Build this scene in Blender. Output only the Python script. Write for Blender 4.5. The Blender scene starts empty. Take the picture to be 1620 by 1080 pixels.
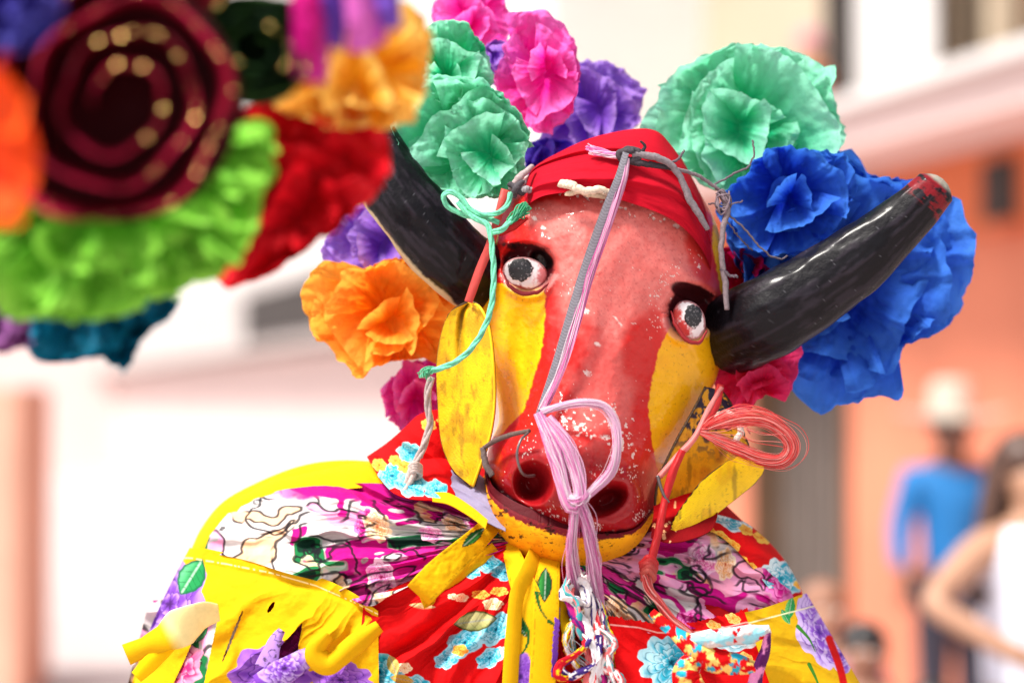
import bpy, bmesh, math, random
import numpy as np
from mathutils import Vector, Matrix
R = math.radians
sc = bpy.context.scene
C = sc.collection
# ------------------------------------------------------------------ camera
FOC = 85.0
K = 36.0 / FOC / 1620.0            # metres per photograph pixel at one metre
D0 = 2.76                          # distance of the dancer's eyes
S = D0 * K
PITCH = math.atan(100 * K)
CAMZ = 1.7
cam = bpy.data.cameras.new('camera'); camo = bpy.data.objects.new('camera', cam); C.objects.link(camo)
camo.location = (0, 0, CAMZ); camo.rotation_euler = (R(90) + PITCH, 0, 0)
cam.lens = FOC; cam.sensor_width = 36; cam.clip_start = 0.05; cam.clip_end = 2000
cam.dof.use_dof = True; cam.dof.focus_distance = 2.72; cam.dof.aperture_fstop = 1.9
sc.camera = camo
# ------------------------------------------------------------------ light
w = bpy.data.worlds.new('World'); sc.world = w; w.use_nodes = True
nt = w.node_tree; nt.nodes.clear()
sky = nt.nodes.new('ShaderNodeTexSky'); sky.sky_type = 'NISHITA'; sky.sun_disc = False
SUN_EL, SUN_AZ = R(57), R(-128)     # azimuth measured from +Y towards +X
sky.sun_elevation = SUN_EL; sky.sun_rotation = SUN_AZ; sky.dust_density = 3.0; sky.ozone_density = 1.0
hs = nt.nodes.new('ShaderNodeHueSaturation'); hs.inputs['Saturation'].default_value = 0.35
bg = nt.nodes.new('ShaderNodeBackground'); bg.inputs['Strength'].default_value = 0.105
wo = nt.nodes.new('ShaderNodeOutputWorld')
nt.links.new(sky.outputs[0], hs.inputs['Color']); nt.links.new(hs.outputs[0], bg.inputs[0]); nt.links.new(bg.outputs[0], wo.inputs[0])
sl = bpy.data.lights.new('sun', 'SUN'); sl.energy = 3.5; sl.angle = R(14); sl.color = (1.0, 0.95, 0.88)
so = bpy.data.objects.new('sun', sl); C.objects.link(so)
sd = Vector((math.sin(SUN_AZ) * math.cos(SUN_EL), math.cos(SUN_AZ) * math.cos(SUN_EL), math.sin(SUN_EL)))
so.rotation_euler = sd.to_track_quat('Z', 'Y').to_euler(); so.location = (-3, -3, 8)
sc.view_settings.view_transform = 'Standard'; sc.view_settings.look = 'None'
sc.view_settings.gamma = 1; sc.view_settings.exposure = 0.84
sc.cycles.use_denoising = True
sc.cycles.max_bounces = 8; sc.cycles.transparent_max_bounces = 8

# ------------------------------------------------------------------ helpers
rng = np.random.RandomState(7)
def W(px, py, z=0.0):
    """photograph column, row and height (in 0.72 mm units) towards the viewer -> world points"""
    px = np.asarray(px, float); py = np.asarray(py, float); z = np.asarray(z, float)
    d = D0 - z * S
    x = (px - 810) * K * d; y = (540 - py) * K * d
    cp, sp = math.cos(PITCH), math.sin(PITCH)
    x, y, d = np.broadcast_arrays(x, y, d)
    return np.stack([x, d * cp - y * sp, CAMZ + d * sp + y * cp], -1)
def ZD(D): return (D0 - D) / S
def lin(r, g, b):
    c = np.array([r, g, b], float) / 255.0
    return np.where(c <= 0.04045, c / 12.92, ((c + 0.055) / 1.055) ** 2.4)
def _h(ix, iy, seed):
    n = (ix.astype(np.int64) * 374761393 + iy.astype(np.int64) * 668265263 + seed * 1442695041) & 0xffffffff
    n = ((n ^ (n >> 13)) * 1274126177) & 0xffffffff
    return ((n ^ (n >> 16)) & 0xffff) / 65535.0
def vn(x, y, seed=0):
    x = np.asarray(x, float); y = np.asarray(y, float)
    x, y = np.broadcast_arrays(x, y)
    ix = np.floor(x); iy = np.floor(y); fx = x - ix; fy = y - iy
    fx = fx * fx * fx * (fx * (fx * 6 - 15) + 10); fy = fy * fy * fy * (fy * (fy * 6 - 15) + 10)
    a = _h(ix, iy, seed); b = _h(ix + 1, iy, seed); c = _h(ix, iy + 1, seed); d = _h(ix + 1, iy + 1, seed)
    return (a * (1 - fx) + b * fx) * (1 - fy) + (c * (1 - fx) + d * fx) * fy
def fbm(x, y, seed=0, o=4):
    t = 0; a = 0.5; s = 0
    for i in range(o):
        t = t + a * vn(x * 2 ** i, y * 2 ** i, seed + i * 17); s += a; a *= 0.5
    return t / s
def ss(a, b, x):
    t = np.clip((x - a) / (b - a + 1e-12), 0, 1); return t * t * (3 - 2 * t)
def mixc(col, c, m):
    m = np.clip(m, 0, 1)[..., None]; return col * (1 - m) + np.asarray(c) * m
def spl(pts, n):
    P = np.array(pts, float); m = len(P)
    if m == 2: t = np.linspace(0, 1, n)[:, None]; return P[0] * (1 - t) + P[1] * t
    Q = np.vstack([2 * P[0] - P[1], P, 2 * P[-1] - P[-2]])
    seg = np.linalg.norm(np.diff(P[:, :2], axis=0), axis=1) + 1e-6
    cum = np.concatenate([[0], np.cumsum(seg)]); t = np.linspace(0, cum[-1], n)
    i = np.clip(np.searchsorted(cum, t, 'right') - 1, 0, m - 2); u = ((t - cum[i]) / seg[i])[:, None]
    a, b, c, d = Q[i], Q[i + 1], Q[i + 2], Q[i + 3]
    return 0.5 * (2 * b + (c - a) * u + (2 * a - 5 * b + 4 * c - d) * u ** 2 + (3 * b - a - 3 * c + d) * u ** 3)
def tagp(o, label=None, cat=None, group=None, kind=None):
    if label: o['label'] = label
    if cat: o['category'] = cat
    if group: o['group'] = group
    if kind: o['kind'] = kind
    return o
def thing(name, label, cat, loc, group=None):
    o = bpy.data.objects.new(name, None); C.objects.link(o); o.location = Vector([float(v) for v in loc]); o.empty_display_size = 0.05
    bpy.context.view_layer.update()
    return tagp(o, label, cat, group)
def link(name, me, parent=None):
    o = bpy.data.objects.new(name, me); C.objects.link(o)
    if parent is not None:
        o.parent = parent
        o.matrix_parent_inverse = root_inv(parent)
    return o
def root_inv(p):
    m = Matrix.Identity(4)
    while p is not None:
        m = p.matrix_basis.copy() if p.parent is None else m
        if p.parent is None: return m.inverted()
        p = p.parent
        # sub-parts sit under parts whose own basis is the identity
    return m.inverted()
def link(name, me, parent=None):
    o = bpy.data.objects.new(name, me); C.objects.link(o)
    if parent is not None:
        o.parent = parent
        if parent.parent is None: o.matrix_parent_inverse = Matrix.Translation(-parent.location) if parent.type == 'EMPTY' else Matrix.Identity(4)
    return o
def mesh(name, verts, faces, mat, parent=None, col=None, smooth=True, thick=0):
    me = bpy.data.meshes.new(name)
    v = np.asarray(verts, float).reshape(-1, 3)
    f = np.asarray(faces)
    me.vertices.add(len(v)); me.vertices.foreach_set('co', v.ravel())
    nf, k = f.shape
    me.loops.add(nf * k); me.loops.foreach_set('vertex_index', f.ravel().astype(np.int32))
    me.polygons.add(nf); me.polygons.foreach_set('loop_start', np.arange(0, nf * k, k, dtype=np.int32))
    try: me.polygons.foreach_set('loop_total', np.full(nf, k, dtype=np.int32))
    except Exception: pass
    if smooth: me.polygons.foreach_set('use_smooth', np.ones(nf, dtype=bool))
    me.update(calc_edges=True)
    if col is not None:
        c = np.ones((len(v), 4)); c[:, :3] = np.asarray(col).reshape(-1, 3) if np.ndim(col) > 1 else np.asarray(col)
        at = me.color_attributes.new('paint', 'FLOAT_COLOR', 'POINT'); at.data.foreach_set('color', c.ravel())
    if mat: me.materials.append(mat)
    o = link(name, me, parent)
    if thick:
        md = o.modifiers.new('thickness', 'SOLIDIFY'); md.thickness = thick; md.offset = -1
    return o
def gridf(nu, nv, closeu=False):
    i = np.arange(nv - 1)[:, None]; j = np.arange(nu if closeu else nu - 1)[None, :]
    j2 = (j + 1) % nu
    a = i * nu + j; b = i * nu + j2; c = (i + 1) * nu + j2; d = (i + 1) * nu + j
    return np.stack([a, d, c, b], -1).reshape(-1, 4)
def grid(name, PX, PY, Z, mat, parent=None, col=None, thick=0, closeu=False, keep=None):
    nv, nu = PX.shape
    f = gridf(nu, nv, closeu)
    if keep is not None:
        kk = keep.ravel(); f = f[kk[f].all(1)]
    if col is not None and np.ndim(col) == 1: col = np.broadcast_to(col, PX.shape + (3,))
    return mesh(name, W(PX, PY, Z), f, mat, parent, col, True, thick)
def tube_geo(P, rad, sides=10, flat=1.0, capped=True):
    """P (n,3) world points, rad (n,) metres"""
    P = np.asarray(P, float); n = len(P); rad = np.broadcast_to(np.asarray(rad, float), (n,))
    T = np.gradient(P, axis=0); T /= np.linalg.norm(T, axis=1)[:, None] + 1e-12
    N = np.zeros_like(P); up = np.array([0.03, -1.0, 0.02]); v = up - T[0] * up.dot(T[0]); v /= np.linalg.norm(v)
    for i in range(n):
        v = v - T[i] * v.dot(T[i]); v /= np.linalg.norm(v) + 1e-12; N[i] = v
    B = np.cross(T, N); a = np.linspace(0, 2 * np.pi, sides, endpoint=False)
    V = P[:, None] + rad[:, None, None] * (np.cos(a)[None, :, None] * N[:, None] * flat + np.sin(a)[None, :, None] * B[:, None])
    F = gridf(sides, n, True)
    V = V.reshape(-1, 3)
    if capped:
        V = np.vstack([V, P[:1], P[-1:]]); c0 = n * sides; j = np.arange(sides); j2 = (j + 1) % sides
        F = np.vstack([F, np.stack([np.full(sides, c0), j, j2, j2], -1), np.stack([np.full(sides, c0 + 1), (n - 1) * sides + j2, (n - 1) * sides + j, (n - 1) * sides + j], -1)])
    return V, F
def fixtri(F):  # quads with a doubled corner become triangles in a mixed mesh
    return F
def mesh_mixed(name, V, F, mat, parent=None, col=None, smooth=True):
    me = bpy.data.meshes.new(name)
    fl = [tuple(f) if f[2] != f[3] else tuple(f[:3]) for f in np.asarray(F).tolist()]
    me.from_pydata(np.asarray(V).tolist(), [], fl); 
    if smooth: me.polygons.foreach_set('use_smooth', np.ones(len(fl), dtype=bool))
    if col is not None:
        c = np.ones((len(V), 4)); c[:, :3] = np.asarray(col)
        at = me.color_attributes.new('paint', 'FLOAT_COLOR', 'POINT'); at.data.foreach_set('color', c.ravel())
    if mat: me.materials.append(mat)
    me.update()
    return link(name, me, parent)
def tube(name, pts, r, mat, parent=None, n=40, sides=8, col=None, flat=1.0, wob=0.0, seed=0):
    """pts in photograph pixels + height, r in the same units (one value or list)"""
    q = spl(pts, n)
    if wob:
        t = np.arange(n) * 0.35
        q[:, 0] += (fbm(t, t * 0 + 3, seed) - .5) * wob; q[:, 1] += (fbm(t, t * 0 + 9, seed + 5) - .5) * wob
    rr = np.interp(np.linspace(0, 1, n), np.linspace(0, 1, len(np.atleast_1d(r))), np.atleast_1d(r)) * S
    P = W(q[:, 0], q[:, 1], q[:, 2]); rr = rr * ((D0 - q[:, 2] * S) / D0)
    V, F = tube_geo(P, rr, sides, flat)
    return mesh_mixed(name, V, F, mat, parent, col)
def bundle(name, pts, rad, mat, parent=None, strands=24, sr=1.0, n=44, seed=0, ends=0.0, cols=None, fray=0.0):
    """many loose plastic fibres following one path, joined into one cord"""
    rs = np.random.RandomState(seed); q = spl(pts, n); t = np.linspace(0, 1, n)
    r = np.interp(t, np.linspace(0, 1, len(np.atleast_1d(rad))), np.atleast_1d(rad))
    VV, FF, CC, off = [], [], [], 0
    for s in range(strands):
        a = rs.rand() * 6.283; rr = math.sqrt(rs.rand()); tw = 1.2 + rs.uniform(-.3, .3)
        w1 = (fbm(t * 3 + s * 3.1, t * 0 + s, seed, 2) - .5) * .8; w2 = (fbm(t * 3 + s * 5.3, t * 0 + s, seed + 9, 2) - .5) * .8
        g = (1 + fray * t ** 3 * rs.uniform(0, 2)) * (1 + (rs.rand() < .1) * rs.uniform(.2, 1.1) * np.sin(t * np.pi * rs.randint(1, 4)) ** 2)
        ox = (np.cos(a + tw * t * 2) * rr + w1) * r * g; oz = (np.sin(a + tw * t * 2) * rr + w2) * r * g
        d = np.gradient(q[:, :2], axis=0); d /= np.linalg.norm(d, axis=1)[:, None] + 1e-9
        x = q[:, 0] - d[:, 1] * ox; y = q[:, 1] + d[:, 0] * ox; z = q[:, 2] + oz
        m = n - (rs.randint(0, max(1, int(n * ends))) if ends else 0)
        P = W(x, y, z)[:m]
        V, F = tube_geo(P, S * sr * rs.uniform(.6, 1.3), 4, 1, False)
        VV.append(V); FF.append(F + off); off += len(V)
        if cols is not None: CC.append(np.tile(np.asarray(cols[rs.randint(len(cols))]), (len(V), 1)))
    return mesh(name, np.vstack(VV), np.vstack(FF), mat, parent, np.vstack(CC) if CC else None)
def ribbon(name, pts, width, mat, parent=None, tw=0, n=60, m=9, col=None, curl=0.0, thick=0.0007, colf=None, wr=0, seed=0, edge=0):
    """cloth strip; tw = roll of the strip about its path in degrees (list), curl = cupping in px"""
    q = spl(pts, n); t = np.linspace(0, 1, n)
    wd = np.interp(t, np.linspace(0, 1, len(np.atleast_1d(width))), np.atleast_1d(width))[:, None]
    ta = np.radians(np.interp(t, np.linspace(0, 1, len(np.atleast_1d(tw))), np.atleast_1d(tw)))[:, None]
    d = np.gradient(q[:, :2], axis=0); d /= np.linalg.norm(d, axis=1)[:, None] + 1e-9
    s = np.linspace(-1, 1, m)[None, :]
    ww = wd * 0.5
    x = q[:, :1] - d[:, 1:2] * s * ww * np.cos(ta); y = q[:, 1:2] + d[:, :1] * s * ww * np.cos(ta)
    z = q[:, 2:3] + s * ww * np.sin(ta) + curl * (1 - s * s)
    if wr: z = z + (fbm(t[:, None] * 9 + seed, s * 1.5 + 7, seed) - .5) * wr
    if edge: x = x + (vn(t[:, None] * 40, s * 0 + 3, seed) - .5) * edge * np.abs(s) ** 3
    if colf is not None: col = colf(t[:, None] + 0 * s, s + 0 * t[:, None], x, y)
    return grid(name, x, y, z, mat, parent, col, thick)
def bez(ob): pass

# ------------------------------------------------------------------ materials
def mat(name, base=None, rough=0.6, spec=0.5, attr=False, bump=None, vary=0.0, vscale=20, transl=0.0, metal=0.0, coat=0.0, coatr=0.1, sheen=0.0, hsv=None, detail2=None):
    m = bpy.data.materials.new(name); m.use_nodes = True; t = m.node_tree; n = t.nodes; b = n['Principled BSDF']; L = t.links
    b.inputs['Roughness'].default_value = rough; b.inputs['Specular IOR Level'].default_value = spec; b.inputs['Metallic'].default_value = metal
    b.inputs['Coat Weight'].default_value = coat; b.inputs['Coat Roughness'].default_value = coatr; b.inputs['Sheen Weight'].default_value = sheen
    if attr:
        a = n.new('ShaderNodeAttribute'); a.attribute_name = 'paint'; src = a.outputs['Color']
    else:
        a = n.new('ShaderNodeRGB'); a.outputs[0].default_value = (*[float(v) for v in base], 1); src = a.outputs[0]
    tc = n.new('ShaderNodeTexCoord')
    if vary:
        ns = n.new('ShaderNodeTexNoise'); ns.inputs['Scale'].default_value = vscale; ns.inputs['Detail'].default_value = 6
        L.new(tc.outputs['Object'], ns.inputs['Vector'])
        mr = n.new('ShaderNodeMapRange'); mr.inputs['From Min'].default_value = .3; mr.inputs['From Max'].default_value = .7
        mr.inputs['To Min'].default_value = 1 - vary; mr.inputs['To Max'].default_value = 1 + vary
        L.new(ns.outputs['Fac'], mr.inputs['Value'])
        mx = n.new('ShaderNodeVectorMath'); mx.operation = 'SCALE'; L.new(src, mx.inputs[0]); L.new(mr.outputs[0], mx.inputs['Scale']); src = mx.outputs[0]
    L.new(src, b.inputs['Base Color'])
    if bump:
        sca, dist, kind = bump
        if kind == 'wave':
            tx = n.new('ShaderNodeTexWave'); tx.inputs['Scale'].default_value = sca; tx.inputs['Distortion'].default_value = 1.0; tx.inputs['Detail'].default_value = 2
            o = tx.outputs['Fac']
        elif kind == 'voronoi':
            tx = n.new('ShaderNodeTexVoronoi'); tx.inputs['Scale'].default_value = sca; o = tx.outputs['Distance']
        else:
            tx = n.new('ShaderNodeTexNoise'); tx.inputs['Scale'].default_value = sca; tx.inputs['Detail'].default_value = 8; tx.inputs['Roughness'].default_value = .6; o = tx.outputs['Fac']
        if kind == 'stretch':
            mp = n.new('ShaderNodeMapping'); mp.inputs['Scale'].default_value = (1, 1, .12); L.new(tc.outputs['Object'], mp.inputs[0]); L.new(mp.outputs[0], tx.inputs['Vector'])
        else: L.new(tc.outputs['Object'], tx.inputs['Vector'])
        bp = n.new('ShaderNodeBump'); bp.inputs['Distance'].default_value = dist; bp.inputs['Strength'].default_value = 1
        L.new(o, bp.inputs['Height']); L.new(bp.outputs[0], b.inputs['Normal'])
    if transl:
        tr = n.new('ShaderNodeBsdfTranslucent'); L.new(src, tr.inputs['Color']); ms = n.new('ShaderNodeMixShader'); ms.inputs[0].default_value = transl
        L.new(b.outputs[0], ms.inputs[1]); L.new(tr.outputs[0], ms.inputs[2]); L.new(ms.outputs[0], n['Material Output'].inputs['Surface'])
        if bump: L.new(bp.outputs[0], tr.inputs['Normal'])
    return m
M = {}
M['enamel'] = mat('enamel_paint', attr=True, rough=.5, spec=.15, bump=(50, .0012, 'noise'), vary=.05, vscale=60, coat=.4, coatr=.12)
M['jaw'] = mat('jaw_paint', attr=True, rough=.6, spec=.12, bump=(90, .0012, 'noise'), vary=.08, vscale=40)
M['horn'] = mat('black_horn_paint', attr=True, rough=.45, spec=.1, bump=(55, .0024, 'noise'), coat=.2, coatr=.14)
M['eye'] = mat('eye_paint', attr=True, rough=.5, bump=(120, .001, 'noise'), coat=.2)
M['rubber'] = mat('painted_rubber', attr=True, rough=.55, spec=.2, bump=(500, .0003, 'voronoi'), vary=.08, vscale=40, coat=.08)
M['paper'] = mat('crepe_paper', attr=True, rough=.7, spec=.12, bump=(90, .003, 'noise'), transl=.5, vary=.06, vscale=60)
M['foil'] = mat('soft_felt_paper', attr=True, rough=.6, spec=.15, bump=(60, .002, 'noise'), transl=.25)
M['cloth'] = mat('dress_cotton', attr=True, rough=.8, spec=.1, bump=(700, .0005, 'noise'), sheen=0, vary=.04, vscale=150)
M['scarf'] = mat('scarf_cloth', base=lin(180, 12, 34), rough=.8, spec=.1, bump=(700, .0004, 'noise'), sheen=0, vary=.08, vscale=25)
M['fibre'] = mat('plastic_fibre', attr=True, rough=.4, spec=.4, transl=.6)
M['cord'] = mat('twisted_cord', attr=True, rough=.8, bump=(700, .001, 'noise'), vary=.25, vscale=300)
M['strap'] = mat('woven_strap', attr=True, rough=.8, spec=.2, bump=(900, .0005, 'voronoi'), vary=.1, vscale=300)
M['gold'] = mat('gold_glitter', base=(.95, .62, .2), rough=.3, metal=1.0)
M['wire'] = mat('wire', base=lin(110, 100, 100), rough=.4, metal=.6)
# ------------------------------------------------------------------ background
def box(name, a, b, m, parent=None, rot=0, origin=(0, 0, 0), bevel=0.0):
    """box from corner a to corner b in a frame turned by rot about z at origin"""
    bm = bmesh.new(); bmesh.ops.create_cube(bm, size=1)
    a = Vector(a); b = Vector(b); c = (a + b) / 2; s = b - a
    for v in bm.verts: v.co = Vector((v.co.x * s.x, v.co.y * s.y, v.co.z * s.z)) + c
    if bevel: bmesh.ops.bevel(bm, geom=bm.edges[:], offset=bevel, segments=2, affect='EDGES')
    bm.transform(Matrix.Translation(origin) @ Matrix.Rotation(rot, 4, 'Z'))
    me = bpy.data.meshes.new(name); bm.to_mesh(me); bm.free(); me.materials.append(m)
    return link(name, me, parent)
MW = {}
MW['ground'] = mat('pale_concrete', base=(.50, .42, .41), rough=.9, bump=(3, .01, 'noise'), vary=.1, vscale=.8)
MW['salmon'] = mat('salmon_plaster', base=(.66, .22, .125), rough=.9, bump=(12, .01, 'noise'), vary=.12, vscale=1.2)
MW['orange'] = mat('orange_plaster', base=(.66, .17, .065), rough=.9, bump=(12, .01, 'noise'), vary=.12, vscale=1.5)  # sill plaster, also the painted shade under the ledge
MW['pinkwhite'] = mat('pale_pink_plaster', base=(.72, .56, .53), rough=.9, bump=(12, .01, 'noise'), vary=.05, vscale=1)
MW['cream'] = mat('cream_plaster', base=(.50, .40, .29), rough=.9, bump=(12, .01, 'noise'), vary=.06, vscale=.6)
MW['white'] = mat('white_plaster', base=(.68, .65, .63), rough=.8, bump=(12, .01, 'noise'), vary=.05, vscale=1)
MW['conc'] = mat('grey_concrete', base=(.52, .48, .46), rough=.9, bump=(12, .01, 'noise'), vary=.15, vscale=1.5)
MW['dark'] = mat('dark_opening', base=(.035, .028, .025), rough=.8, vary=.3, vscale=2)
MW['wood'] = mat('brown_wood', base=(.13, .07, .035), rough=.7, bump=(20, .01, 'stretch'), vary=.25, vscale=4)
MW['shutter'] = mat('grey_brown_shutter', base=(.125, .10, .085), rough=.7, vary=.15, vscale=3)
MW['glass'] = mat('window_glass', base=(.05, .06, .07), rough=.08)
g = mesh('ground', [(-400, -60, 0), (400, -60, 0), (400, 900, 0), (-400, 900, 0)], [[0, 1, 2, 3]], MW['ground'], smooth=False); tagp(g, kind='structure')
# facade line x = 6 - 0.264 y  (local +x runs away from the viewer along the street)
AX = math.atan2(1, -0.264)
ORG = (6.0, 0, 0)
LEN = math.hypot(1, .264)
def fy(px):       # local run along the facade line for a photograph column
    return 6.0 / (0.264 + (px - 810) * K) * LEN
def fo(px, o):    # the same for a plane standing o metres out from the facade
    a = (px - 810) * K
    return (6.0 - .967 * o + .255 * a * o) / (a + .264) * LEN
house = thing('house', 'orange and salmon plastered house with pale ledge and grey brown door on the right', 'house', (4.0, 11.5, 0))
def hb(name, run0, run1, o0, o1, z0, z1, m, par=house):   # o = metres out into the street (towards viewer side)
    return box(name, (run0, o0, z0), (run1, o1, z1), m, par, AX, ORG)
rD0, rD1 = fy(1345), fy(1192)
hb('wall', 6.5, rD0, -1, 0, 0, 3.07, MW['salmon'])
hb('wall', rD1, 24, -1, 0, 0, 3.07, MW['salmon'])
hb('wall', rD0, rD1, -1, 0, 2.5, 3.07, MW['salmon'])
dr = hb('door', rD0, rD1, -.35, -.22, 0, 2.5, MW['shutter'])
nsl = 11
for i in range(nsl):
    a = rD0 + (rD1 - rD0) * i / nsl
    hb('plank', a + .015, a + (rD1 - rD0) / nsl - .015, -.22, -.18 + .012 * (i % 3), .04, 2.46, MW['shutter'], dr)
hb('frame', rD0 - .002, rD0 + .06, -.2, .03, 0, 2.5, MW['wood'], dr); hb('frame', rD1 - .06, rD1 + .002, -.2, .03, 0, 2.5, MW['wood'], dr)
hb('eave_shade', 6.5, 24, 0.002, .10, 2.62, 3.065, MW['orange'])  # strip of deeper orange added as the ledge's shade on the wall
hb('terrace_floor', 6.5, 24, -2.15, -1.0, 2.8, 2.98, MW['conc'])
hb('ledge', 6.3, 24.2, -.9, .75, 3.07, 3.27, MW['pinkwhite'])
hb('ledge_moulding', 6.2, 24.3, -.95, .85, 3.272, 3.34, MW['white'])
wn = hb('window', fy(1640), fy(1592), 0.104, .14, 2.66, 2.98, MW['dark'])
# recess for the small window on the wall face
hb('sill', fy(1642), fy(1590), .102, .17, 2.60, 2.655, MW['orange'], wn)
wn2 = hb('window', fy(1420), fy(1378), .104, .13, 2.80, 2.99, MW['dark'])
# set-back upper storey
hb('upper_wall', fo(1395, -2.2), 40, -2.6, -2.2, 2.9, 9, MW['cream'])
hb('upper_wall', 6.5, fo(1395, -2.2) - .003, -2.6, -2.3, 2.9, 9, MW['wood'])
hb('post', fo(1335, -2), fo(1312, -2), -2.18, -1.95, 3.7, 9, MW['dark'])
hb('post', fo(1515, -2.1), fo(1492, -2.1), -2.28, -2.1, 3.7, 9, MW['cream'])
hb('post', fo(1580, -2.1), fo(1560, -2.1), -2.28, -2.1, 3.7, 9, MW['cream'])
sh = hb('white_sheet', fo(1482, -1.7), fo(1360, -1.7), -1.72, -1.68, 4.05, 6.2, MW['white'], None)
tagp(sh, 'white sheet hanging on the upper terrace beside the dark post', 'sheet')
# left end of the street: low pale house
lh = thing('house', 'sunlit pale pink house with grey concrete canopy at the far left of the street', 'house', (-2, 34, 0))
box('wall', (24.3, -1, 0), (130, -.02, 2.45), MW['pinkwhite'], lh, AX, ORG)
box('canopy', (24.3, -1, 2.5), (130, .5, 3.5), MW['conc'], lh, AX, ORG)
box('window', (fy(585), -.0, 2.62), (fy(440), .53, 3.3), MW['dark'], lh, AX, ORG)
box('upper_wall', (24.3, -3, 3.5), (130, -.6, 9), MW['white'], lh, AX, ORG)
box('wall', (-60, 60, 0), (2, 62, 7.5), MW['pinkwhite'], lh)
up = thing('house', 'tall cream plastered building with a dark roof edge behind the headdress', 'house', (-1, 40, 0))
box('wall', (-9.5, 64, 0), (14, 70, 22), MW['cream'], up)
box('window', (-1.2, 63.9, 12.3), (1.3, 64.02, 14.6), MW['wood'], up)
box('gable', (3.0, 63.8, 9.0), (7.5, 64.02, 11.2), MW['wood'], up)
box('cornice', (-9.8, 63.4, 8.2), (14.2, 64.02, 8.6), MW['white'], up)
pl = box('gate_pillar', (-4.2, 14, 0), (-2.84, 14.9, 1.80), mat('faded_salmon_plaster', base=(.72, .40, .29), rough=.9, vary=.1, vscale=3), None, bevel=.02)
tagp(pl, 'salmon plastered gate pillar standing alone at the left edge', 'pillar')

# ------------------------------------------------------------------ people in the background
MP = {}
def pm(k, c, r=.7, **kw): MP[k] = mat(k, base=c, rough=r, vary=.08, vscale=12, **kw); return MP[k]
pm('skin_brown', (.30, .14, .085), .5); pm('skin_tan', (.45, .24, .15), .5); pm('skin_dark', (.2, .09, .055), .5)
pm('blue_shirt', (.005, .15, .42)); pm('white_top', (.72, .74, .85)); pm('dark_trousers', (.03, .03, .05)); pm('straw', (.46, .41, .34)); pm('brown_hair', (.07, .03, .018), .45)
pm('black_hair', (.015, .012, .012), .4); pm('pink_cloth', (.6, .2, .3)); pm('orange_cloth', (.6, .2, .08)); pm('rose_shirt', (.5, .2, .18)); pm('shoe', (.04, .03, .025)); pm('eye_white', (.7, .7, .7)); pm('lip', (.35, .08, .07))
def skin_mesh(name, J, E, rad, m, parent, root=0, sub=2):
    me = bpy.data.meshes.new(name); me.from_pydata([tuple(j) for j in J], E, []); me.materials.append(m)
    o = link(name, me, parent)
    sk = o.modifiers.new('skin', 'SKIN'); sk.use_smooth_shade = True
    for i, r in enumerate(rad):
        v = me.skin_vertices[0].data[i]; v.radius = (r, r) if np.ndim(r) == 0 else r; v.use_root = (i == root)
    ms = o.modifiers.new('sub', 'SUBSURF'); ms.levels = sub; ms.render_levels = sub
    return o
def ell(name, c, r, m, parent, seg=20, rot=None, shape=None):
    bm = bmesh.new(); bmesh.ops.create_uvsphere(bm, u_segments=seg, v_segments=seg * 2 // 3, radius=1)
    for v in bm.verts:
        p = Vector((v.co.x * r[0], v.co.y * r[1], v.co.z * r[2]))
        if shape: p = shape(p)
        v.co = p
    if rot: bm.transform(rot)
    bm.transform(Matrix.Translation(c))
    for f in bm.faces: f.smooth = True
    me = bpy.data.meshes.new(name); bm.to_mesh(me); bm.free(); me.materials.append(m)
    return link(name, me, parent)
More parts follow.
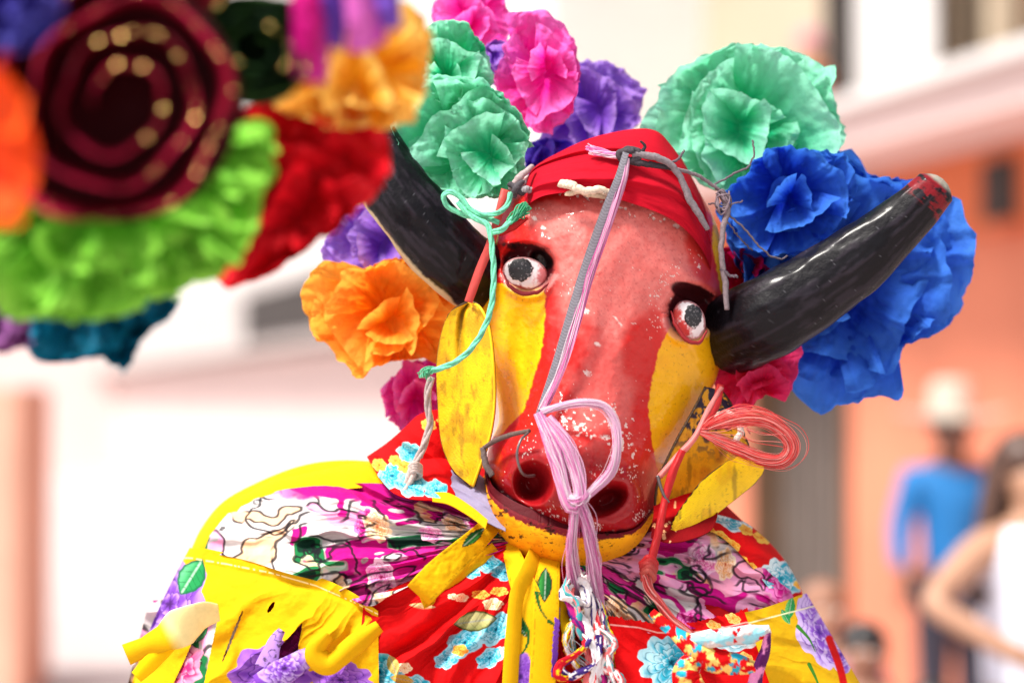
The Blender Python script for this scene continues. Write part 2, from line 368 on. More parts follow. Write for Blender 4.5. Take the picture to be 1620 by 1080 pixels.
def person(label, x, y, z0, h, yaw, skin, shirt, trousers, hair, arms, hat=None, longhair=False, sleeve=1.0, seat=0.0, group=None):
    """h standing height; arms = two lists (elbow, wrist) in body-local coordinates per unit height; front is local -y"""
    t = thing('person', label, 'person', (x, y, z0), group)
    rm = Matrix.Translation((x, y, z0)) @ Matrix.Rotation(yaw, 4, 'Z')
    def q(p): return rm @ Vector((p[0] * h, p[1] * h, p[2] * h))
    J = [(0, 0, .53), (0, 0, .62), (0, 0, .73), (0, 0, .815), (0, -.005, .86), (0, -.008, .905), (0, -.006, .95)]
    rad = [.075, .07, .085, .06, .034, .052, .05]
    E = [(0, 1), (1, 2), (2, 3), (3, 4), (4, 5), (5, 6)]
    for s, (el, wr) in zip((-1, 1), arms):
        k = len(J); J += [(s * .105, 0, .8), (el[0], el[1], el[2]), (wr[0], wr[1], wr[2])]; rad += [.036, .025, .017]; E += [(3, k), (k, k + 1), (k + 1, k + 2)]
        d = Vector(wr) - Vector(el); d.normalize(); sd_ = d.cross(Vector((0, 1, 0)));
        if sd_.length < .1: sd_ = Vector((1, 0, 0))
        sd_.normalize(); pk = len(J); pal = Vector(wr) + d * .025; J.append(tuple(pal)); rad.append(.014); E.append((k + 2, pk))
        for fi in range(4):
            off = sd_ * ((fi - 1.5) * .011); f1 = pal + d * (.03 + .004 * (1 - abs(fi - 1.2))) + off; f2 = f1 + d * .022 + Vector((0, 0, -.008)) 
            a = len(J); J += [tuple(f1), tuple(f2)]; rad += [.0048, .004]; E += [(pk, a), (a, a + 1)]
        th = Vector(wr) + d * .02 + sd_ * .022; a = len(J); J += [tuple(th), tuple(th + d * .02)]; rad += [.006, .005]; E += [(k + 2, a), (a, a + 1)]
    for s in (-1, 1):
        k = len(J); J += [(s * .05, 0, .5), (s * .055, -.005 - seat, .28 + seat * .0), (s * .055, .01, .05), (s * .06, -.07, .018)]; rad += [.058, .036, .024, .02]; E += [(0, k), (k, k + 1), (k + 1, k + 2), (k + 2, k + 3)]
    skin_mesh('body', [q(j) for j in J], E, [r * h for r in rad], skin, t)
    # shirt over the trunk and upper arms
    J2 = [(0, 0, .49), (0, 0, .62), (0, 0, .73), (0, 0, .812), (0, 0, .84)]; r2 = [(.088, .1), (.086, .095), (.1, .11), (.075, .07), (.045, .045)]; E2 = [(0, 1), (1, 2), (2, 3), (3, 4)]
    for s, (el, wr) in zip((-1, 1), arms):
        k = len(J2); J2.append((s * .108, 0, .798)); r2.append((.047, .047)); E2.append((3, k))
        e = np.array(el); a0 = np.array([s * .108, 0, .798])
        if sleeve > 0:
            m1 = a0 + (e - a0) * min(1, sleeve * 2); J2.append(tuple(m1)); r2.append((.036, .036)); E2.append((k, k + 1))
            if sleeve > .6: J2.append(tuple(e + (np.array(wr) - e) * .85)); r2.append((.027, .027)); E2.append((k + 1, k + 2))
    skin_mesh('shirt', [q(j) for j in J2], E2, [(a * h, b * h) for a, b in r2], shirt, t)
    J3 = [(0, 0, .53)]; r3 = [.09]; E3 = []
    for s in (-1, 1):
        k = len(J3); J3 += [(s * .05, 0, .49), (s * .055, -.005, .28), (s * .056, .01, .06)]; r3 += [.066, .048, .042]; E3 += [(0, k), (k, k + 1), (k + 1, k + 2)]
    skin_mesh('trousers', [q(j) for j in J3], E3, [r * h for r in r3], trousers, t)
    for s in (-1, 1): ell('shoe', q((s * .057, -.035, .022)), (.028 * h, .075 * h, .024 * h), MP['shoe'], t, rot=Matrix.Rotation(yaw, 4, 'Z'))
    Z = Matrix.Rotation(yaw, 4, 'Z')
    for s in (-1, 1): ell('eye', q((s * .019, -.052, .93)), (.0065 * h, .004 * h, .0045 * h), MP['eye_white'], t, 10, Z)
    ell('nose', q((0, -.06, .915)), (.008 * h, .011 * h, .013 * h), skin, t, 10, Z); ell('mouth', q((0, -.053, .893)), (.014 * h, .005 * h, .004 * h), MP['lip'], t, 10, Z)
    for s in (-1, 1): ell('ear', q((s * .052, 0, .925)), (.006 * h, .012 * h, .018 * h), skin, t, 10, Z)
    ell('hair', q((0, .012, .948)), (.056 * h, .057 * h, .053 * h), hair, t, 20, Z)
    if longhair:
        rs = np.random.RandomState(3); VV, FF, of = [], [], 0
        for i in range(70):
            a = rs.uniform(-.3, 3.44); b = q((math.cos(a) * .05, math.sin(a) * .05 + .01, .96)); 
            pts = [b, q((math.cos(a) * .068, math.sin(a) * .062 + .01, .9)), q((math.cos(a) * .085, math.sin(a) * .06 + .01, .82 + rs.uniform(-.01, .01))), q((math.cos(a) * .09 + rs.uniform(-.01, .01), math.sin(a) * .07 + .01, .74 + rs.uniform(-.04, .03)))]
            P = spl([tuple(p) for p in pts], 10); V, F = tube_geo(P, np.linspace(.011, .006, 10) * h, 6, 1, False); VV.append(V); FF.append(F + of); of += len(V)
        mesh('hair_strands', np.vstack(VV), np.vstack(FF), hair, t)['kind'] = 'stuff'
    if hat:
        prof = [(.0, .115), (.045, .112), (.058, .095), (.064, .03), (.075, .012), (.115, .004), (.15, .012), (.152, .006), (.115, -.004), (.06, .0)]
        a = np.linspace(0, 2 * np.pi, 28, endpoint=False); V = []
        for r_, z_ in prof:
            for k in a: V.append(q((r_ * math.cos(k), r_ * math.sin(k) * .95, .955 + z_ + .02 * (r_ > .1) * abs(math.cos(k)) ** 2)))
        mesh('hat', [tuple(v) for v in V], gridf(28, len(prof), True), hat, t)
    return t
def gpos(px, D): return (px - 810) * K * D
person('man in a pale brimmed hat and blue shirt standing against the salmon wall', gpos(1505, 11.2), 11.2, 0, 1.70, R(8), MP['skin_dark'], MP['blue_shirt'], MP['dark_trousers'], MP['black_hair'],
       [((-.15, -.01, .66), (-.16, -.07, .53)), ((.15, -.01, .66), (.15, -.06, .53))], hat=MP['straw'])
person('woman with long brown hair and white top reaching out her arm at right edge', gpos(1628, 6.6), 6.6, 0, 1.63, R(25), MP['skin_tan'], MP['white_top'], MP['dark_trousers'], MP['brown_hair'],
       [((-.23, -.04, .72), (-.13, -.15, .64)), ((.15, -.01, .66), (.14, -.1, .55))], longhair=True, sleeve=0)
person('dark haired onlooker in a rose shirt low in front of the door', gpos(1365, 6.5), 6.5, 0, 1.12, R(-10), MP['skin_brown'], MP['rose_shirt'], MP['dark_trousers'], MP['black_hair'],
       [((-.15, -.01, .66), (-.13, -.07, .55)), ((.15, -.01, .66), (.13, -.06, .55))], sleeve=.4)
person('onlooker in pink beside the door, just above the yellow ruffle', gpos(1303, 6.9), 6.9, 0, 1.2, R(10), MP['skin_tan'], MP['pink_cloth'], MP['dark_trousers'], MP['skin_brown'],
       [((-.15, -.01, .66), (-.13, -.07, .55)), ((.15, -.01, .66), (.13, -.06, .55))], sleeve=.4)
person('onlooker with a pink scarf watching from the upper terrace', 2.417, 19.46, 2.98, 1.75, R(60), MP['skin_tan'], MP['orange_cloth'], MP['dark_trousers'], MP['pink_cloth'],
       [((-.15, -.01, .66), (-.13, -.07, .55)), ((.15, -.01, .66), (.13, -.06, .55))], sleeve=.4)

person('small child in a white top in front of the man in blue', gpos(1470, 6.0), 6.0, 0, 1.02, R(-20), MP['skin_tan'], MP['white_top'], MP['dark_trousers'], MP['black_hair'],
       [((-.15, -.01, .66), (-.10, -.15, .62)), ((.15, -.01, .66), (.10, -.15, .62))], sleeve=.4)
person('black haired onlooker in a dark red shirt at the bottom edge beside the woman', gpos(1560, 5.6), 5.6, 0, 1.0, R(20), MP['skin_brown'], MP['rose_shirt'], MP['dark_trousers'], MP['black_hair'],
       [((-.15, -.01, .66), (-.10, -.15, .62)), ((.15, -.01, .66), (.13, -.06, .55))], sleeve=.4)
# ------------------------------------------------------------------ the bull mask
mask = thing('bull_mask', 'red and yellow painted bull mask with black horns, worn on the dancer', 'mask', W(930, 560, -150))
TH = math.radians(15.5); CT, ST = math.cos(TH), math.sin(TH)
#        cx   cy   wl   wr   zf   depth  bridgeh bridgew
ROWS = [(1018, 232, 60, 62, -70, 70, 0, .5),
        (1003, 272, 120, 106, -15, 110, 0, .5),
        (990, 318, 158, 150, 22, 150, 4, .5),
        (976, 370, 193, 172, 42, 170, 6, .5),
        (962, 425, 192, 190, 46, 175, 12, .45),
        (950, 475, 196, 201, 42, 175, 20, .42),
        (938, 525, 196, 208, 40, 170, 34, .40),
        (925, 575, 180, 204, 46, 160, 46, .42),
        (915, 620, 150, 194, 62, 170, 48, .46),
        (908, 660, 128, 176, 86, 190, 44, .52),
        (904, 700, 120, 150, 112, 200, 34, .62),
        (901, 735, 130, 143, 132, 190, 16, .8),
        (900, 770, 135, 140, 138, 180, 6, .9),
        (903, 800, 130, 131, 132, 170, 0, 1),
        (906, 822, 108, 112, 118, 140, 0, 1),
        (909, 838, 66, 70, 96, 90, 0, 1),
        (910, 843, 26, 30, 80, 50, 0, 1)]
NV, NU, NB = 460, 380, 22
RW = np.array(ROWS, float)
cum = np.concatenate([[0], np.cumsum(np.hypot(np.diff(RW[:, 0]), np.diff(RW[:, 1])))])
tt = np.linspace(0, cum[-1], NV)
def crom(y, x, xs):
    y = np.asarray(y); m = np.gradient(y, x); i = np.clip(np.searchsorted(x, xs, 'right') - 1, 0, len(x) - 2)
    h = x[i + 1] - x[i]; t = (xs - x[i]) / h
    return (2*t**3-3*t**2+1)*y[i] + (t**3-2*t**2+t)*h*m[i] + (-2*t**3+3*t**2)*y[i+1] + (t**3-t**2)*h*m[i+1]
T8 = [crom(RW[:, k], cum, tt)[:, None] for k in range(8)]
cx, cy, wl, wr, zf, dp, bh, bw = T8
s = np.sin(np.linspace(-np.pi / 2, np.pi / 2, NU))[None, :] * 1.0
s = .75 * s + .25 * np.linspace(-1, 1, NU)[None, :]
off = np.where(s < 0, s * wl, s * wr)
PX = cx + CT * off; PY = cy + ST * off
asn = np.abs(s)
ZZ = zf - dp * (1 - np.maximum(0, 1 - asn ** 2.3) ** .55) 
br = np.exp(-(s / bw) ** 4)
ZZ = ZZ + bh * (br - .35)
def el(cx_, cy_, rx, ry, ang=0):
    a = math.radians(ang); dx = PX - cx_; dy = PY - cy_
    u = (dx * math.cos(a) + dy * math.sin(a)) / rx; v = (-dx * math.sin(a) + dy * math.cos(a)) / ry
    return np.sqrt(u * u + v * v)
# brow ridges, eye sockets, cheek hollows
ZZ += 13 * np.exp(-el(838, 385, 52, 18, 10) ** 2) + 13 * np.exp(-el(1100, 448, 52, 18, 22) ** 2)
ZZ -= 30 * (1 - ss(.62, 1.06, el(836, 420, 47, 38, 12))) + 34 * (1 - ss(.55, 1.08, el(1094, 491, 43, 45, 30)))
ZZ -= 14 * (1 - ss(.5, 1.1, el(858, 412, 22, 17, 35)))
ZZ -= 14 * (1 - ss(.5, 1.1, el(1095, 465, 33, 16, 20)))
ZZ += 7 * np.exp(-((el(832, 436, 42, 34, 12) - 1) / .16) ** 2) * (PY > 425) + 7 * np.exp(-((el(1090, 506, 38, 38, 20) - 1) / .16) ** 2) * (PY > 495)
# muzzle: nose boss, nostril rims and holes
ZZ += 20 * np.exp(-el(935, 695, 58, 44, 15) ** 2)
ZZ += 6 * np.exp(-((el(840, 762, 43, 42, -10) - 1) / .3) ** 2) + 6 * np.exp(-((el(965, 790, 48, 36, -10) - 1) / .25) ** 2)
ZZ -= 75 * (1 - ss(.3, 1.12, el(843, 764, 31, 34, -10))) + 70 * (1 - ss(.3, 1.15, el(958, 790, 38, 23, -28)))
ZZ += (fbm(PX / 45, PY / 45, 3, 4) - .5) * 7 + (fbm(PX / 9, PY / 9, 5, 3) - .5) * 1.6
# upper lip rolls under
ll = crom(RW[:, 4], cum, tt)
# ---- paint
n1 = fbm(PX / 30, PY / 30, 11); n2 = fbm(PX / 7, PY / 7, 13); n3 = fbm(PX / 2.6, PY / 2.6, 15, 3)
red = lin(206, 26, 22); worn = lin(232, 128, 120); yel = lin(248, 186, 8); maroon = lin(70, 12, 20); white = lin(240, 230, 225); black = lin(18, 12, 14)  # worn is faded red with sky sheen mixed into the colour
col = np.broadcast_to(red, PX.shape + (3,)).copy()
fade_sheen = (1 - ss(.62, 1.12, el(1000, 420, 150, 150, 20) + (n1 - .5) * .6))  # faded patches that also carry the painted sky sheen
fade_sheen = np.maximum(fade_sheen, (1 - ss(.55, 1.1, el(960, 600, 60, 140, 12) + (n1 - .5) * .8)) * .55)
fade_sheen = np.maximum(fade_sheen, (1 - ss(.6, 1.05, el(880, 350, 60, 34, 5) + (n1 - .5) * .6)) * .9)
fade_sheen *= 1 - .85 * (1 - ss(.5, 1.1, el(820, 372, 50, 22, -12) + (n2 - .5) * .4)); fade_sheen *= 1 - .95 * (1 - ss(.6, 1.1, el(1020, 545, 40, 70, 10) + (n1 - .5) * .5))
fade_sheen *= 1 - .8 * (1 - ss(.7, 1.1, el(1115, 400, 30, 60, -15) + (n1 - .5) * .4))
col = mixc(col, worn, fade_sheen * (.84 + .5 * (n2 - .5)))
col = mixc(col, lin(170, 60, 62), fade_sheen * ss(.60, .75, n3) * .35)
jx = (n2 - .5) * 5
yl = np.interp(PY, [300, 440, 455, 500, 560, 620, 650, 690], [790, 800, 862, 863, 856, 838, 828, 790]) + jx
yr = np.interp(PY, [395, 470, 520, 560, 600, 640, 700, 740, 800], [1128, 1142, 1058, 1040, 1032, 1026, 1031, 1040, 1046]) + jx
lefty = (PX < yl) & (PY < 690) & ((PY > 452) | (PX < 792 - (PY - 330) * .12))
righty = (PX > yr)
ym = ss(-1.5, 1.5, yl - PX) * ss(-1.5, 1.5, 690 - PY); ym = np.where((PY > 452 + (PX-830)*.1) | (PX < 795 - (PY - 330) * .15), ym, 0)
ym = np.maximum(ym, ss(-1.5, 1.5, PX - yr) * (PY < 815))
ym = np.maximum(ym, 0)
col = mixc(col, mixc(np.broadcast_to(yel, col.shape), lin(230, 150, 10), ss(.5, .8, n1) * .3), ym)
col = mixc(col, lin(150, 84, 10), ym * ss(.76, .8, n3) * .5)
col = mixc(col, lin(120, 70, 15), ss(.55, .9, 1 - np.abs(el(1040, 760, 30, 60, 20) - .4)) * ym * .4)
# orange overspray on the side of the muzzle
col = mixc(col, lin(226, 92, 16), (1 - ss(.4, 1.1, el(782, 735, 16, 40, -8) + (n2 - .5) * .5)) * .8)
# eyes: black brow smear, brow and lid shade painted into dark sockets, flesh around the rims
for (ex, ey, rx, ry, an) in ((830, 392, 42, 8, 8), (1102, 459, 38, 7, 20)):
    col = mixc(col, mixc(np.broadcast_to(lin(70, 22, 22), col.shape), black, ss(.4, .6, n3)), 1 - ss(.7, 1.05, el(ex, ey, rx, ry, an) + (n3 - .5) * .5 + (n2 - .5) * .3))
for (ex, ey, rx, ry, an) in ((835, 423, 44, 37, 12), (1093, 492, 40, 44, 28)):
    e = el(ex, ey, rx, ry, an); col = mixc(col, maroon, 1 - ss(.85, 1.0, e + (n2 - .5) * .15))
    col = mixc(col, lin(225, 150, 145), (1 - ss(.10, .2, np.abs(e - 1.0) + (n3 - .5) * .2)) * (PY > ey + 10) * .55)
e = el(858, 410, 22, 14, 35); col = mixc(col, lin(30, 6, 10), 1 - ss(.8, 1.0, e)); e = el(1092, 463, 36, 16, 20); col = mixc(col, lin(60, 10, 16), 1 - ss(.8, 1.0, e))
# nostrils
for (ex, ey, rx, ry, an) in ((843, 762, 31, 34, -10), (958, 792, 38, 25, -22)):
    col = mixc(col, lin(40, 3, 6), 1 - ss(.55, 1.1, el(ex, ey, rx, ry, an)))
dk = 1 - ss(.8, 1.3, el(905, 775, 140, 66, 14) + (n1 - .5) * .4); col = mixc(col, lin(140, 6, 18), dk * .8 * (1 - ym))  # shading round the nostrils painted in as deeper red
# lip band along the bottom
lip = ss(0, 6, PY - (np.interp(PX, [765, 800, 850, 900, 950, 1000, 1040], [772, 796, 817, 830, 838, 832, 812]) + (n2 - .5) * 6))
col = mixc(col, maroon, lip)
# chipped paint showing white
chip = np.zeros_like(n3)
def addchip(d, th, big=n3): 
    global chip
    chip = np.maximum(chip, ss(th, th + .03, big + d))
a1 = np.exp(-((el(860, 395, 75, 60, 15) - 1) / .3) ** 2) * .10
a2 = np.exp(-((el(1095, 480, 58, 62, 30) - 1) / .25) ** 2) * (PX < 1110) * (PY < 520) * .16
a3 = np.exp(-((el(843, 765, 50, 52, -10) - .95) / .14) ** 2) * .20 * (PY > 745)
a4 = np.exp(-((el(962, 790, 58, 48, -10) - 1) / .3) ** 2) * .17
a5 = np.exp(-(el(930, 680, 60, 36, 15) ** 2)) * .26
a6 = np.exp(-(el(990, 700, 26, 60, -12) ** 2)) * .22
a7 = np.exp(-((PY - (PX - 900) * .28 - 306) / 6) ** 2) * .28 * (PX < 1100)
a8 = np.exp(-(el(835, 708, 30, 30) ** 2)) * .2
a9 = (1 - ss(0, 1.1, el(980, 470, 170, 160))) * .015
a10 = np.exp(-((PX - 1128) / 6) ** 2) * (PY > 440) * (PY < 560) * 0
mid = fbm(PX / 5.5, PY / 4.5, 31, 3); lips = np.exp(-((PY - np.interp(PX, [765, 800, 850, 900, 950, 1000, 1040], [764, 788, 809, 822, 830, 824, 804])) / 5) ** 2) * .16
addchip(a1 + a2 + a3 + a4 + a8 + a9 + lips, .895); addchip(a5 + a6 + a7 + a9 * 1.2 + a2 * .6 + a1 * .7, .86, mid)
for (ax, ay, rr) in ((925, 490, 9), (1022, 405, 7), (930, 590, 8), (1002, 510, 5), (945, 545, 6), (1070, 358, 6), (985, 400, 3), (845, 345, 6), (878, 337, 7), (860, 360, 5)):
    chip = np.maximum(chip, 1 - ss(.7, 1, el(ax, ay, rr, rr * .6, 20) + (n3 - .5) * 1.2))
cr = np.abs((PX - 978) - np.interp(PY, [500, 515, 535], [-6, 6, 0])); chip = np.maximum(chip, (1 - ss(1.2, 2.2, cr)) * (PY > 500) * (PY < 533))
chip *= ss(.36, .5, fbm(PX / 22, PY / 22, 77, 2)); chip *= (1 - lip) * (1 - ym * .93)
col = mixc(col, lin(240, 214, 205), chip)
ZZ -= chip * 1.2
# the back closes the shell
sb = np.linspace(1, -1, NB + 2)[None, 1:-1]
offb = np.where(sb < 0, sb * wl, sb * wr)
zb0 = (zf - dp) 
ZB = zb0 - 120 * np.sqrt(np.maximum(0, 1 - sb ** 2)) * np.clip(dp / 170, .2, 1) + bh * (0 - .35)
PXa = np.concatenate([PX, cx + CT * offb], 1); PYa = np.concatenate([PY, cy + ST * offb], 1); ZA = np.concatenate([ZZ, ZB], 1)
ca = np.concatenate([col, np.broadcast_to(lin(120, 70, 40), ZB.shape + (3,))], 1)
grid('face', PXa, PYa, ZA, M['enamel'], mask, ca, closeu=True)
# ---- lower jaw
nv, nu = 70, 240
u = np.linspace(0, 1, nu)[None, :]; v = np.linspace(0, 1, nv)[:, None]
top = spl([(767, 744), (776, 780), (815, 809), (868, 829), (925, 842), (975, 843), (1010, 832), (1037, 798)], nu)
bot = spl([(766, 762), (778, 826), (820, 874), (872, 896), (925, 898), (972, 885), (1010, 860), (1037, 816)], nu)
PX = top[None, :, 0] * (1 - v) + bot[None, :, 0] * v; PY = top[None, :, 1] * (1 - v) + bot[None, :, 1] * v
sj = (u * 2 - 1)
ZJ = -40 + 166 * np.maximum(0, 1 - np.abs(sj) ** 2.2) ** .6 - 75 * v ** 2.4 * (1 - sj ** 4) - 6 * (1 - v) ** 4
n1 = fbm(PX / 25, PY / 12, 41); n3 = fbm(PX / 3, PY / 3, 43, 3); n2 = fbm(PX / 8, PY / 5, 47)
cj = mixc(np.broadcast_to(lin(244, 170, 16), PX.shape + (3,)), lin(228, 130, 12), ss(.4, .7, n1) * .7)
lipm = 1 - ss(.16, .21, v * (1 + .5 * (n2 - .5)) + (n3 - .5) * .12 + np.abs(sj) ** 6 * -.1); cj = mixc(cj, lin(104, 16, 28), lipm)
cj = mixc(cj, lin(50, 22, 14), ss(.80, .83, n2 + .12 * (1 - v) + .1 * (u < .3)) * .9); cj = mixc(cj, lin(150, 60, 12), ss(.7, .8, n3) * .4)
ZJ -= ss(.74, .77, n2) * 1.5
# chin floor runs back
vb = np.linspace(0, 1, 24)[1:, None]
PXb = bot[None, :, 0] + 0 * vb; PYb = bot[None, :, 1] - 40 * vb ** 2; ZBk = ZJ[-1][None, :] - 150 * vb
grid('lower_jaw', np.vstack([PX, PXb]), np.vstack([PY, PYb]), np.vstack([ZJ, ZBk]), M['jaw'], mask, np.vstack([cj, np.broadcast_to(lin(200, 100, 12), PXb.shape + (3,))]), thick=.004)
# dark inside of the mouth
pxm = top[None, :, 0] * np.ones((6, 1)); pym = top[None, :, 1] + np.linspace(3, -16, 6)[:, None]
grid('mouth_lining', pxm, pym, ZJ[0][None, :] - 8 + 0 * pxm - np.linspace(0, 10, 6)[:, None], M['jaw'], mask, lin(84, 12, 22))
# ---- eyes
def eye(cx_, cy_, rx, ry, ang, z, ix, iy, irx, iry, seed, pink):
    n = 90; th = np.linspace(0, np.pi / 2 * 1.25, n)[:, None]; ph = np.linspace(0, 2 * np.pi, n * 2, endpoint=False)[None, :]
    lx = np.sin(th) * np.cos(ph); ly = np.sin(th) * np.sin(ph); a = math.radians(ang)
    X = cx_ + rx * lx * math.cos(a) - ry * ly * math.sin(a); Y = cy_ + rx * lx * math.sin(a) + ry * ly * math.cos(a)
    Z = z + 5 + 11 * np.cos(th) + 0 * ph
    nn = fbm(X / 4, Y / 4, seed, 3); c = np.broadcast_to(lin(238, 232, 232), X.shape + (3,)).copy()
    e = np.sqrt(((X - ix) / irx) ** 2 + ((Y - iy) / iry) ** 2)
    for (qx, qy, qr, qc) in pink:
        c = mixc(c, qc, (1 - ss(.6, 1.1, np.hypot(X - qx, Y - qy) / qr + (nn - .5) * .7)))
    c = mixc(c, lin(150, 40, 45), ss(.86, .95, np.sqrt(lx ** 2 + ly ** 2) + (nn - .5) * .15) * .8)
    c = mixc(c, lin(22, 20, 24), 1 - ss(.92, 1.02, e + (nn - .5) * .35))
    c = mixc(c, lin(110, 105, 108), (1 - ss(.8, .9, e)) * ss(.68, .72, fbm(X / 2.2, Y / 2.2, seed + 3, 2)) * .8)
    # rough ring of raised paint
    Z = Z + 1.5 * (1 - ss(.9, 1.0, e))
    return grid('eye', X, Y, Z, M['eye'], mask, c, closeu=True)
eye(831, 432, 36, 25, 12, -2, 823, 427, 20, 19, 61, [(874, 440, 30, lin(214, 120, 122)), (820, 462, 14, lin(150, 30, 30))])
eye(1090, 506, 25, 32, -24, -9, 1097, 500, 14, 19, 63, [(1062, 498, 20, lin(206, 60, 52)), (1075, 524, 22, lin(190, 40, 36)), (1062, 480, 12, lin(222, 160, 160))])
for pp, r_, cc in (([(797, 432, 26), (806, 452, 34), (828, 464, 38), (852, 461, 38), (868, 448, 32)], [1.5, 5, 6, 5, 1.5], lin(120, 24, 30)),
                   ([(1062, 492, 14), (1070, 516, 22), (1090, 540, 24), (1108, 540, 18), (1118, 522, 8)], [2, 5, 6, 5, 2], lin(140, 30, 34))):
    tube('eyelid', [(p[0], p[1], p[2] - 4) for p in pp], [q * .62 for q in r_], M['enamel'], mask, 40, 10, cc, wob=3)
# short painted hairs over the brows
rs = np.random.RandomState(5); VV, FF, of = [], [], 0
for (x0, y0, x1, y1, bow) in ((793, 398, 872, 404, -18), (1062, 452, 1142, 492, -16)):
    for i in range(150):
        t = rs.rand(); x = x0 + (x1 - x0) * t; y = y0 + (y1 - y0) * t + bow * 4 * t * (1 - t) + rs.uniform(-2, 5); L = rs.uniform(3, 8); dx = rs.uniform(-.6, .3)
        P = W([x, x + dx * L * .5, x + dx * L], [y, y - L * .5, y - L], [40 + rs.uniform(-4, 6), 44, 44]); V, F = tube_geo(P, [S * .5, S * .4, S * .15], 3, 1, False); VV.append(V); FF.append(F + of); of += len(V)
# ---- horns
def horn(pts, rads, flat, paintf, seed, sides=96, n=260, tipround=True):
    q = spl(pts, n); t = np.linspace(0, 1, n); r = crom(np.array(rads, float), np.linspace(0, 1, len(rads)), t)
    if tipround: r = r * np.sqrt(np.clip((1 - t) / .045, 0, 1)) ** .9 + .3
    P = W(q[:, 0], q[:, 1], q[:, 2]); V, F = tube_geo(P, r * S, sides, flat, False)
    ang = np.tile(np.arange(sides) / sides * 2 * np.pi, n); T = np.repeat(t, sides)
    Lh = t * 14
    nn = fbm(T * 26, np.sin(ang) * 2 + np.cos(ang) * 1.3 + 5, seed, 4); ns = fbm(T * 9, np.sin(ang) * 9 + 11, seed + 2, 4); fine = fbm(T * 120, ang * 9, seed + 7, 3)
    ctr = np.repeat(P, sides, 0); nr = V - ctr
    V = ctr + nr * (1 + (fbm(T * 7, np.sin(ang) + np.cos(ang) * 1.3 + 5, seed, 2) - .5) * .12 + (ns - .5) * .05)[:, None]
    c = mixc(np.broadcast_to(lin(12, 9, 14), (len(V), 3)), lin(40, 34, 42), ss(.5, .7, ns) * .8)
    c = mixc(c, lin(110, 110, 116), ss(.83, .87, fine) * .4)
    c = paintf(c, T, ang, nn, ns, fine)
    V, F = np.vstack([V, P[-1:]]), F
    j = np.arange(sides); F = np.vstack([F, np.stack([(n - 1) * sides + j, np.full(sides, n * sides), np.full(sides, n * sides), (n - 1) * sides + (j + 1) % sides], -1)])
    c = np.vstack([c, c[-1:]])
    me_f = F.copy()
    return mesh('horn', V, me_f[:-sides], M['horn'], mask, c)
def rp(c, T, ang, nn, ns, fine):
    tip = ss(.855, .885, T + (nn - .5) * .07); c = mixc(c, lin(116, 16, 26), tip * ss(.42, .60, fbm(T * 60, ang * 2.2, 5, 3) + .12 * (fine - .3)))
    c = mixc(c, lin(170, 165, 150), ss(.965, .985, T) * .7)
    c = mixc(c, lin(70, 34, 22), ss(.6, .9, 1 - T * 12) * ss(.5, .6, ns)); return c
horn([(1150, 532, -120), (1182, 516, -60), (1225, 496, -25), (1300, 452, -15), (1370, 400, -5), (1430, 348, 5), (1470, 308, 12), (1492, 283, 16)], [63, 65, 64, 60, 56, 51, 44, 37, 30], .8, rp, 71)
def lp(c, T, ang, nn, ns, fine):
    a = np.abs(((ang - 1.72 * np.pi + np.pi) % (2 * np.pi)) - np.pi)
    e = np.abs(((ang - LANG + np.pi) % (2 * np.pi)) - np.pi)
    c = mixc(c, lin(196, 178, 140), (1 - ss(.16, .30, e + (nn - .5) * .3)) * .95); c = mixc(c, lin(150, 80, 40), ss(.8, .9, 1 - T * 10) * (e < .8)); return c
LANG = 1.5 * math.pi
horn([(764, 440, -100), (730, 418, -50), (690, 378, -30), (643, 322, -25), (604, 264, -40), (580, 205, -70), (575, 150, -100)], [60, 60, 59, 57, 53, 44, 26], .8, lp, 73)
# ---- ears cut from ribbed rubber
def earsheet(name, A, B, zA, zB, cup, base, inner, seed, n=120, m=60, rib=True, th=.003, flecks=.0, par=None):
    a = spl(A, n); b = spl(B, n); s_ = np.linspace(0, 1, m)[None, :]
    X = a[:, :1] * (1 - s_) + b[:, :1] * s_; Y = a[:, 1:2] * (1 - s_) + b[:, 1:2] * s_
    t = np.linspace(0, 1, n)[:, None]
    Z = np.interp(t, np.linspace(0, 1, len(zA)), zA) * (1 - s_) + np.interp(t, np.linspace(0, 1, len(zB)), zB) * s_ + cup * 4 * s_ * (1 - s_) * np.sin(np.pi * np.clip(t, .03, .97)) ** .5
    if seed == 81:
        cr_ = np.exp(-((s_ - .34 - .25 * t) / .07) ** 2) * (1 - ss(.05, .6, t)); Z = Z - 12 * cr_
    if rib: Z = Z + .5 * np.sin(X * 1.05 + Y * .25) * np.sin(Y * 1.1)
    nn = fbm(X / 16, Y / 30, seed); n3_ = fbm(X / 3, Y / 3, seed + 1, 3)
    c = mixc(np.broadcast_to(base, X.shape + (3,)), inner, ss(.5, .75, nn)); c = mixc(c, lin(120, 84, 20), ss(.74, .8, n3_) * .5); c = mixc(c, lin(70, 50, 24), ss(.62, .8, fbm(X / 10, Y / 34, seed + 9)) * .5)
    c = mixc(c, lin(170, 124, 14), ss(.2, .9, np.sin(X * 1.5) * np.sin(Y * 1.5)) * .25)
    if seed == 81: c = mixc(c, lin(70, 48, 20), cr_ * .75); c = mixc(c, lin(250, 222, 70), np.exp(-((s_ - .62) / .14) ** 2) * .0)  # shade of the crease painted dark into the rubber colour
    if flecks: c = mixc(c, lin(36, 34, 62), ss(.56 - flecks, .60 - flecks, fbm(X / 9, Y / 9, seed + 4)) * (1 - ss(.3, .55, t)))
    e = np.minimum(s_, 1 - s_) + 0 * t; c = mixc(c, lin(60, 40, 20), 1 - ss(.0, .02, e))
    return grid(name, X, Y, Z, M['rubber'], par or mask, c, thick=th)
